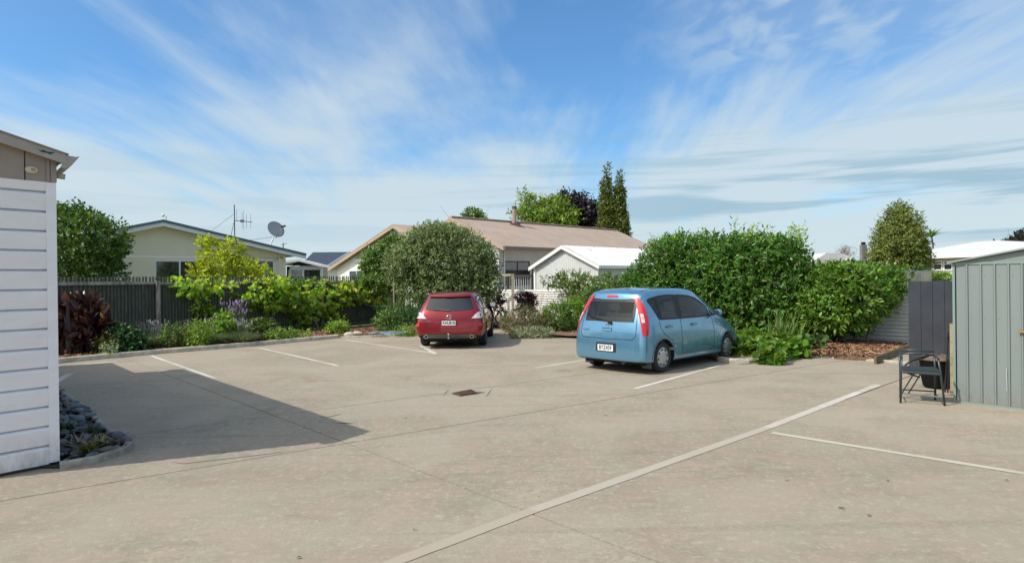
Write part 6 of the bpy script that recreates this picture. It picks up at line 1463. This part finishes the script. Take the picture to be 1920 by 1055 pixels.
dash = colt.local(MB().box((1.78, -.68, .62), (2.02, .68, .98)), 'dashboard', mat('dash_grey', (.06, .06, .065), .7)); colt.local(MB().tube([(1.72 + .05 * math.sin(a), -.36 + .17 * math.cos(a), .98 + .17 * math.sin(a)) for a in np.linspace(0, 6.283, 21)], .014, 6, False), 'steering_wheel', M_BLACKP, dash)
colt.patch('brake_light', [(-.13, 1.435), (.13, 1.435), (.115, 1.475), (-.115, 1.475)], M_TAILRED, RR, .012, 4)
colt.strip('tailgate_gap', [(-.62, 1.44), (-.63, 1.1), (-.655, .9), (-.66, .72), (-.60, .655), (0, .645), (.60, .655), (.66, .72), (.655, .9), (.63, 1.1), (.62, 1.44)], .010, M_GAP, RR, .003)
hnd = colt.patch('tailgate_handle', [(-.12, .80), (.12, .80), (.11, .86), (-.11, .86)], PB, RR, .022, 5); colt.patch('handle_gap', [(-.10, .838), (.10, .838), (.095, .852), (-.095, .852)], M_GAP, RR, .024, 3, hnd)
colt.patch('plate_recess', [(-.24, .395), (.24, .395), (.24, .57), (-.24, .57)], M_GAP, RR, .003, 3)
def rplane(car, y, z, off): p = car.rear(y, z, off); return p
plc = colt.rear(0, .475, .014); MX = Matrix.Translation(plc) @ Matrix(((0, 0, -1, 0), (-1, 0, 0, 0), (0, 1, 0, 0), (0, 0, 0, 1)))
pl_ = colt.local(MB().box((plc.x - .004, -.185, .415), (plc.x + .002, .185, .535)), 'number_plate', M_PLATE); text_mesh('plate_text', 'BYZ459', .115, M_INK, pl_, Matrix.Translation(Vector((plc.x - .007, 0, .475))) @ MX.to_3x3().to_4x4(), .001, .80)
# three-diamond badge
bc = colt.rear(0, .93, .008)
for an in (90, 210, 330):
    d = Vector((0, math.cos(R(an)), math.sin(R(an)))); t_ = Vector((0, -d.z, d.y)); c_ = bc; q = [c_, c_ + d * .03 + t_ * .016, c_ + d * .06, c_ + d * .03 - t_ * .016]; q = [v + Vector((-.004 - (v.z - bc.z) * -.16, 0, 0)) for v in q]
    colt.local(MB().prism(q, (-.005, 0, 0)), 'badge_diamond', M_CHROME)
tp = colt.rear(.52, .80, .012); text_mesh('name_badge', 'COLT', .055, M_CHROME, colt.root, Matrix.Translation(tp - Vector((.004, 0, 0))) @ MX.to_3x3().to_4x4(), .001, 1.1)
# wiper
w0_ = colt.rear(-.0, 1.0, .03); w1_ = colt.rear(-.42 * -1, 1.06, .03); colt.local(MB().bar(colt.rear(-.08, .955, .03), colt.rear(.46, 1.055, .035), .018), 'rear_wiper', M_BLACKP); colt.local(MB().lathe(colt.rear(-.08, .95, .02), [(.03, -.03), (.03, .01), (.001, .015)], 12, 'x'), 'wiper_pivot', M_BLACKP)
gp_ = colt.patch('front_windscreen', CFW, CGLASS, lambda a, b, o: colt.rear(a, b, o, True), .002, 10); colt.strip('window_seal', CFW + [CFW[0]], .05, M_BLACKP, lambda a, b, o: colt.rear(a, b, o, True), .005, gp_, 8)
colt.strip('roof_seam', [(-.25, -.52), (.6, -.55), (1.4, -.53)], .014, M_GAP, lambda a, b, o: colt.top(a, b, o)); colt.strip('roof_seam', [(-.25, .52), (.6, .55), (1.4, .53)], .014, M_GAP, lambda a, b, o: colt.top(a, b, o))
for sg in (-1, 1):
    for x in (0.0, 2.5): colt.wheel(x, sg, .292, 1.52, .18, .195, 'cap')
    fl3 = MB().box((-.335 - .0, sg * .70 - .10, .10), (-.325, sg * .70 + .10, .32)); colt.local(fl3, 'mud_flap', M_GREYPL)
    colt.local(MB().box((2.5 - .375, sg * .72 - .09, .12), (2.5 - .365, sg * .72 + .09, .30)), 'mud_flap', M_GREYPL)
colt.local(MB().box((-.44, -.70, .16), (.1, .70, .235)), 'underbody', M_WELL); colt.local(MB().box((.40, -.70, .15), (2.1, .70, .22)), 'underbody', M_WELL)
colt.local(MB().tube([(-.62, -.36, .215), (-.40, -.36, .225)], .030, 12, True), 'exhaust', M_METAL, smooth=False); colt.local(MB().tube([(-.622, -.36, .215), (-.60, -.36, .216)], .024, 12, True), 'exhaust_bore', M_WELL)
# seats seen through the glass are left dark; aerial on the roof
colt.local(MB().tube([(1.45, 0, 1.53), (1.25, 0, 1.68)], .005, 5), 'aerial', M_BLACKP)

# ---------- red wagon
m_rc, m_lc = P(905, 645.5), P(797, 648.5)
hdm = R(90 - 2.0); fwd_m = Vector((math.cos(hdm), math.sin(hdm), 0)); latm = Vector((-fwd_m.y, fwd_m.x, 0))
mid = (m_rc + m_lc) / 2; org_m = Vector((mid.x, mid.y, 0)) + fwd_m * .05
PR = paint('red_paint', (.27, .006, .008), .45, .26)
maz = Car('parked_car', 'dark red station wagon seen from behind in front of the grey green shrub', 'car', org_m, hdm, PR, [
    stn([-.94, -1.07, -1.06, -.97, -.66], [.74, .855, .865, .79, .56], [.27, .40, .72, .98, 1.385]),
    stn([-.84, -.92, -.90, -.80, -.5], [.80, .89, .90, .85, .61], [.22, .38, .72, 1.0, 1.435]),
    stn([-.35, -.35, -.35, -.35, -.2], [.80, .90, .915, .87, .63], [.20, .36, .72, 1.0, 1.465]),
    stn([.3] * 5, [.80, .895, .91, .87, .64], [.19, .34, .70, .97, 1.475]),
    stn([1.0] * 5, [.80, .89, .905, .87, .64], [.19, .33, .68, .95, 1.47]),
    stn([1.5] * 5, [.80, .89, .905, .86, .63], [.19, .33, .68, .94, 1.42]),
    stn([2.1] * 5, [.80, .89, .905, .85, .62], [.19, .33, .67, .93, 1.16]),
    stn([2.5] * 5, [.80, .89, .905, .83, .66], [.19, .33, .66, .90, .99]),
    stn([3.2] * 5, [.78, .87, .87, .78, .62], [.20, .32, .60, .80, .87]),
    stn([3.52, 3.68, 3.66, 3.55, 3.45], [.60, .70, .68, .62, .5], [.22, .32, .52, .66, .74])])
maz.center = Vector((1.0, 0, .8)); maz.finish_body((0.0, 2.725), (.36, .32), .905)
MR = lambda a, b, o: maz.rear(a, b, o)
for sg in (-1, 1):
    f = lambda a, b, o, sg=sg: maz.side(a, b, sg, o)
    maz.patch('side_window_surround', [(-.58, 1.02), (2.25, .96), (1.95, 1.16), (1.5, 1.34), (1.0, 1.39), (0, 1.39), (-.55, 1.35), (-.70, 1.25)], M_BLACKP, f, .003, 18)
    maz.patch('cargo_window', [(-.56, 1.05), (-.02, 1.04), (-.02, 1.36), (-.52, 1.33), (-.64, 1.24)], GLASS, f, .007, 8)
    maz.patch('rear_door_window', [(.04, 1.035), (.80, 1.01), (.80, 1.365), (.04, 1.36)], GLASS, f, .007, 8)
    maz.patch('front_door_window', [(.88, 1.01), (1.95, .99), (1.8, 1.17), (1.45, 1.315), (.88, 1.36)], GLASS, f, .007, 8)
    maz.strip('door_gap', [(.84, 1.0), (.84, .35)], .009, M_GAP, f); maz.strip('door_gap', [(-.02, 1.0), (.05, .75), (.40, .60), (.42, .34), (2.1, .34), (2.12, .95)], .009, M_GAP, f)
    for hx in (.2, 1.1): maz.local(MB().bar(maz.side(hx, .86, sg, .025), maz.side(hx + .18, .865, sg, .025), .03, .03), 'door_handle', PR)
    mp = maz.side(1.85, 1.02, sg, .02); mc = mp + Vector((0, sg * .17, .03)); mm = MB().lathe(mc, [(.001, -.09), (.06, -.07), (.08, 0), (.06, .07), (.001, .10)], 16, 'y')
    for v in mm.v: v.y = mc.y + (v.y - mc.y) * 1.1; v.x = mc.x + (v.x - mc.x) * .7
    mo = maz.local(mm, 'wing_mirror', PR, smooth=True); maz.local(MB().bar(mp - Vector((0, sg * .02, .02)), mc - Vector((0, sg * .06, .04)), .05, .03), 'mirror_arm', M_BLACKP, mo)
    ml_ = MB().lathe(mc + Vector((-.062, 0, 0)), [(.066, 0), (.066, .004), (.001, .005)], 16, 'x')
    for v in ml_.v: v.y = mc.y + (v.y - mc.y) * 1.25
    maz.local(ml_, 'mirror_glass', mat('mirror_glass', (.55, .68, .68), .1, metal=.6), mo)
    def tl2(a, b, o, sg=sg):
        d = Vector((.85, -sg * .53, 0)).normalized(); p = Vector((-.9, sg * a, b)); h = maz.bvh.ray_cast(p - d * 2.5, d)
        return h[0] + h[1] * (o if h[1].dot(d) < 0 else -o) if h[0] else maz.rear(sg * a, b, o)
    lamp = maz.patch('tail_light', [(.50, .80), (.62, .805), (.84, .815), (.89, .83), (.885, .955), (.84, .965), (.74, .96), (.62, .90)], M_TAILCLR, tl2, .012, 9)
    maz.patch('lamp_bulb', [(.76, .85), (.82, .855), (.82, .93), (.76, .925)], mat('lamp_dark', (.16, .13, .16), .2), tl2, .0145, 4, lamp); maz.patch('lamp_bulb', [(.66, .85), (.72, .85), (.72, .92), (.66, .905)], mat('lamp_pink', (.55, .40, .42), .2), tl2, .0145, 4, lamp)
    maz.patch('reflector', [(.70, .60), (.86, .60), (.86, .68), (.70, .68)], mat('deep_red', (.60, .05, .05), .25), tl2, .005, 4)
    maz.local(MB().tube([(-1.10, sg * .60, .335), (-.9, sg * .60, .335)], .052, 16), 'exhaust', M_CHROME, autos=True); maz.local(MB().tube([(-1.103, sg * .60, .335), (-1.08, sg * .60, .335)], .040, 16), 'exhaust_bore', M_WELL)
maz.patch('rear_window', [(-.63, 1.03), (-.3, .995), (.3, .995), (.63, 1.03), (.64, 1.07), (.545, 1.335), (-.545, 1.335), (-.64, 1.07)], GLASS, MR, .005, 14)
sp_ = MB(); maz.patch('roof_spoiler', [(-.545, 1.345), (.545, 1.345), (.52, 1.40), (-.52, 1.40)], PR, MR, .05, 8)
maz.patch('brake_light', [(-.10, 1.335), (.10, 1.335), (.10, 1.352), (-.10, 1.352)], mat('dark_red_lens', (.12, .01, .01), .2), MR, .053, 3)
maz.strip('tailgate_gap', [(-.655, 1.05), (-.64, .85), (-.63, .70), (-.60, .57), (-.4, .545), (0, .54), (.4, .545), (.60, .57), (.63, .70), (.64, .85), (.655, 1.05)], .009, M_GAP, MR, .003)
maz.strip('tailgate_crease', [(-.5, .80), (-.3, .775), (.3, .775), (.5, .80)], .010, mat('crease_dark', (.10, .004, .006), .4), MR, .003)
maz.patch('bumper_grille', [(-.72, .285), (.72, .285), (.70, .37), (.55, .395), (-.55, .395), (-.70, .37)], mat('grey_valance', (.13, .13, .135), .5), MR, .006, 8)
maz.strip('bumper_line', [(-.75, .43), (-.4, .41), (.4, .41), (.75, .43)], .012, M_GAP, MR, .003)
plc = maz.rear(0, .69, .014); maz.patch('plate_recess', [(-.24, .615), (.24, .615), (.23, .765), (-.23, .765)], mat('recess_red', (.2, .005, .006), .4), MR, .003, 3)
pl_ = maz.local(MB().box((plc.x - .004, -.18, .63), (plc.x + .002, .18, .75)), 'number_plate', M_PLATE); text_mesh('plate_text', 'KHU818', .11, M_INK, pl_, Matrix.Translation(Vector((plc.x - .0065, 0, .69))) @ MX.to_3x3().to_4x4(), .001, .82)
bc = maz.rear(0, .845, .012)
ring = MB().tube([bc + Vector((-.004, .068 * math.cos(a), .054 * math.sin(a))) for a in np.linspace(0, 6.283, 29)], .009, 6, False); bd = maz.local(ring, 'badge_ring', M_CHROME, smooth=True)
maz.local(MB().tube([bc + Vector((-.006, -.062, .022)), bc + Vector((-.006, -.03, .012)), bc + Vector((-.006, 0, -.012)), bc + Vector((-.006, .03, .012)), bc + Vector((-.006, .062, .022))], .008, 6), 'badge_wing', M_CHROME, bd, smooth=True)
tp = maz.rear(.56, .735, .012); text_mesh('name_badge', 'mazda6', .055, M_CHROME, maz.root, Matrix.Translation(tp - Vector((.004, 0, 0))) @ MX.to_3x3().to_4x4(), .001, 1.0)
maz.local(MB().bar(maz.rear(-.02, 1.005, .03), maz.rear(.42, 1.04, .03), .016), 'rear_wiper', M_METAL)
tb_ = maz.local(MB().bar(Vector((-1.0, 0, .30)), Vector((-1.18, 0, .30)), .05, .04), 'tow_bar', M_METAL); maz.local(MB().tube([(-1.17, 0, .31), (-1.17, 0, .37)], .016, 8), 'tow_neck', M_METAL, tb_); maz.local(MB().lathe((-1.17, 0, .40), [(.001, -.028), (.02, -.02), (.028, 0), (.02, .02), (.001, .028)], 14), 'tow_ball', M_CHROME, tb_, smooth=True)
maz.local(MB().box((-1.14, -.25, .27), (-1.10, -.13, .31)), 'tow_socket', M_BLACKP, tb_)
maz.patch('front_windscreen', [(-.52, 1.05), (.52, 1.05), (.46, 1.36), (-.46, 1.36)], GLASS, lambda a, b, o: maz.rear(a, b, o, True), .005, 8)
for sg in (-1, 1):
    for x in (0.0, 2.725): maz.wheel(x, sg, .315, 1.60, .21, .235, 'spoke')
maz.local(MB().box((-.80, -.72, .17), (.0, .72, .235)), 'underbody', M_WELL); maz.local(MB().box((.36, -.75, .15), (2.3, .75, .22)), 'underbody', M_WELL)
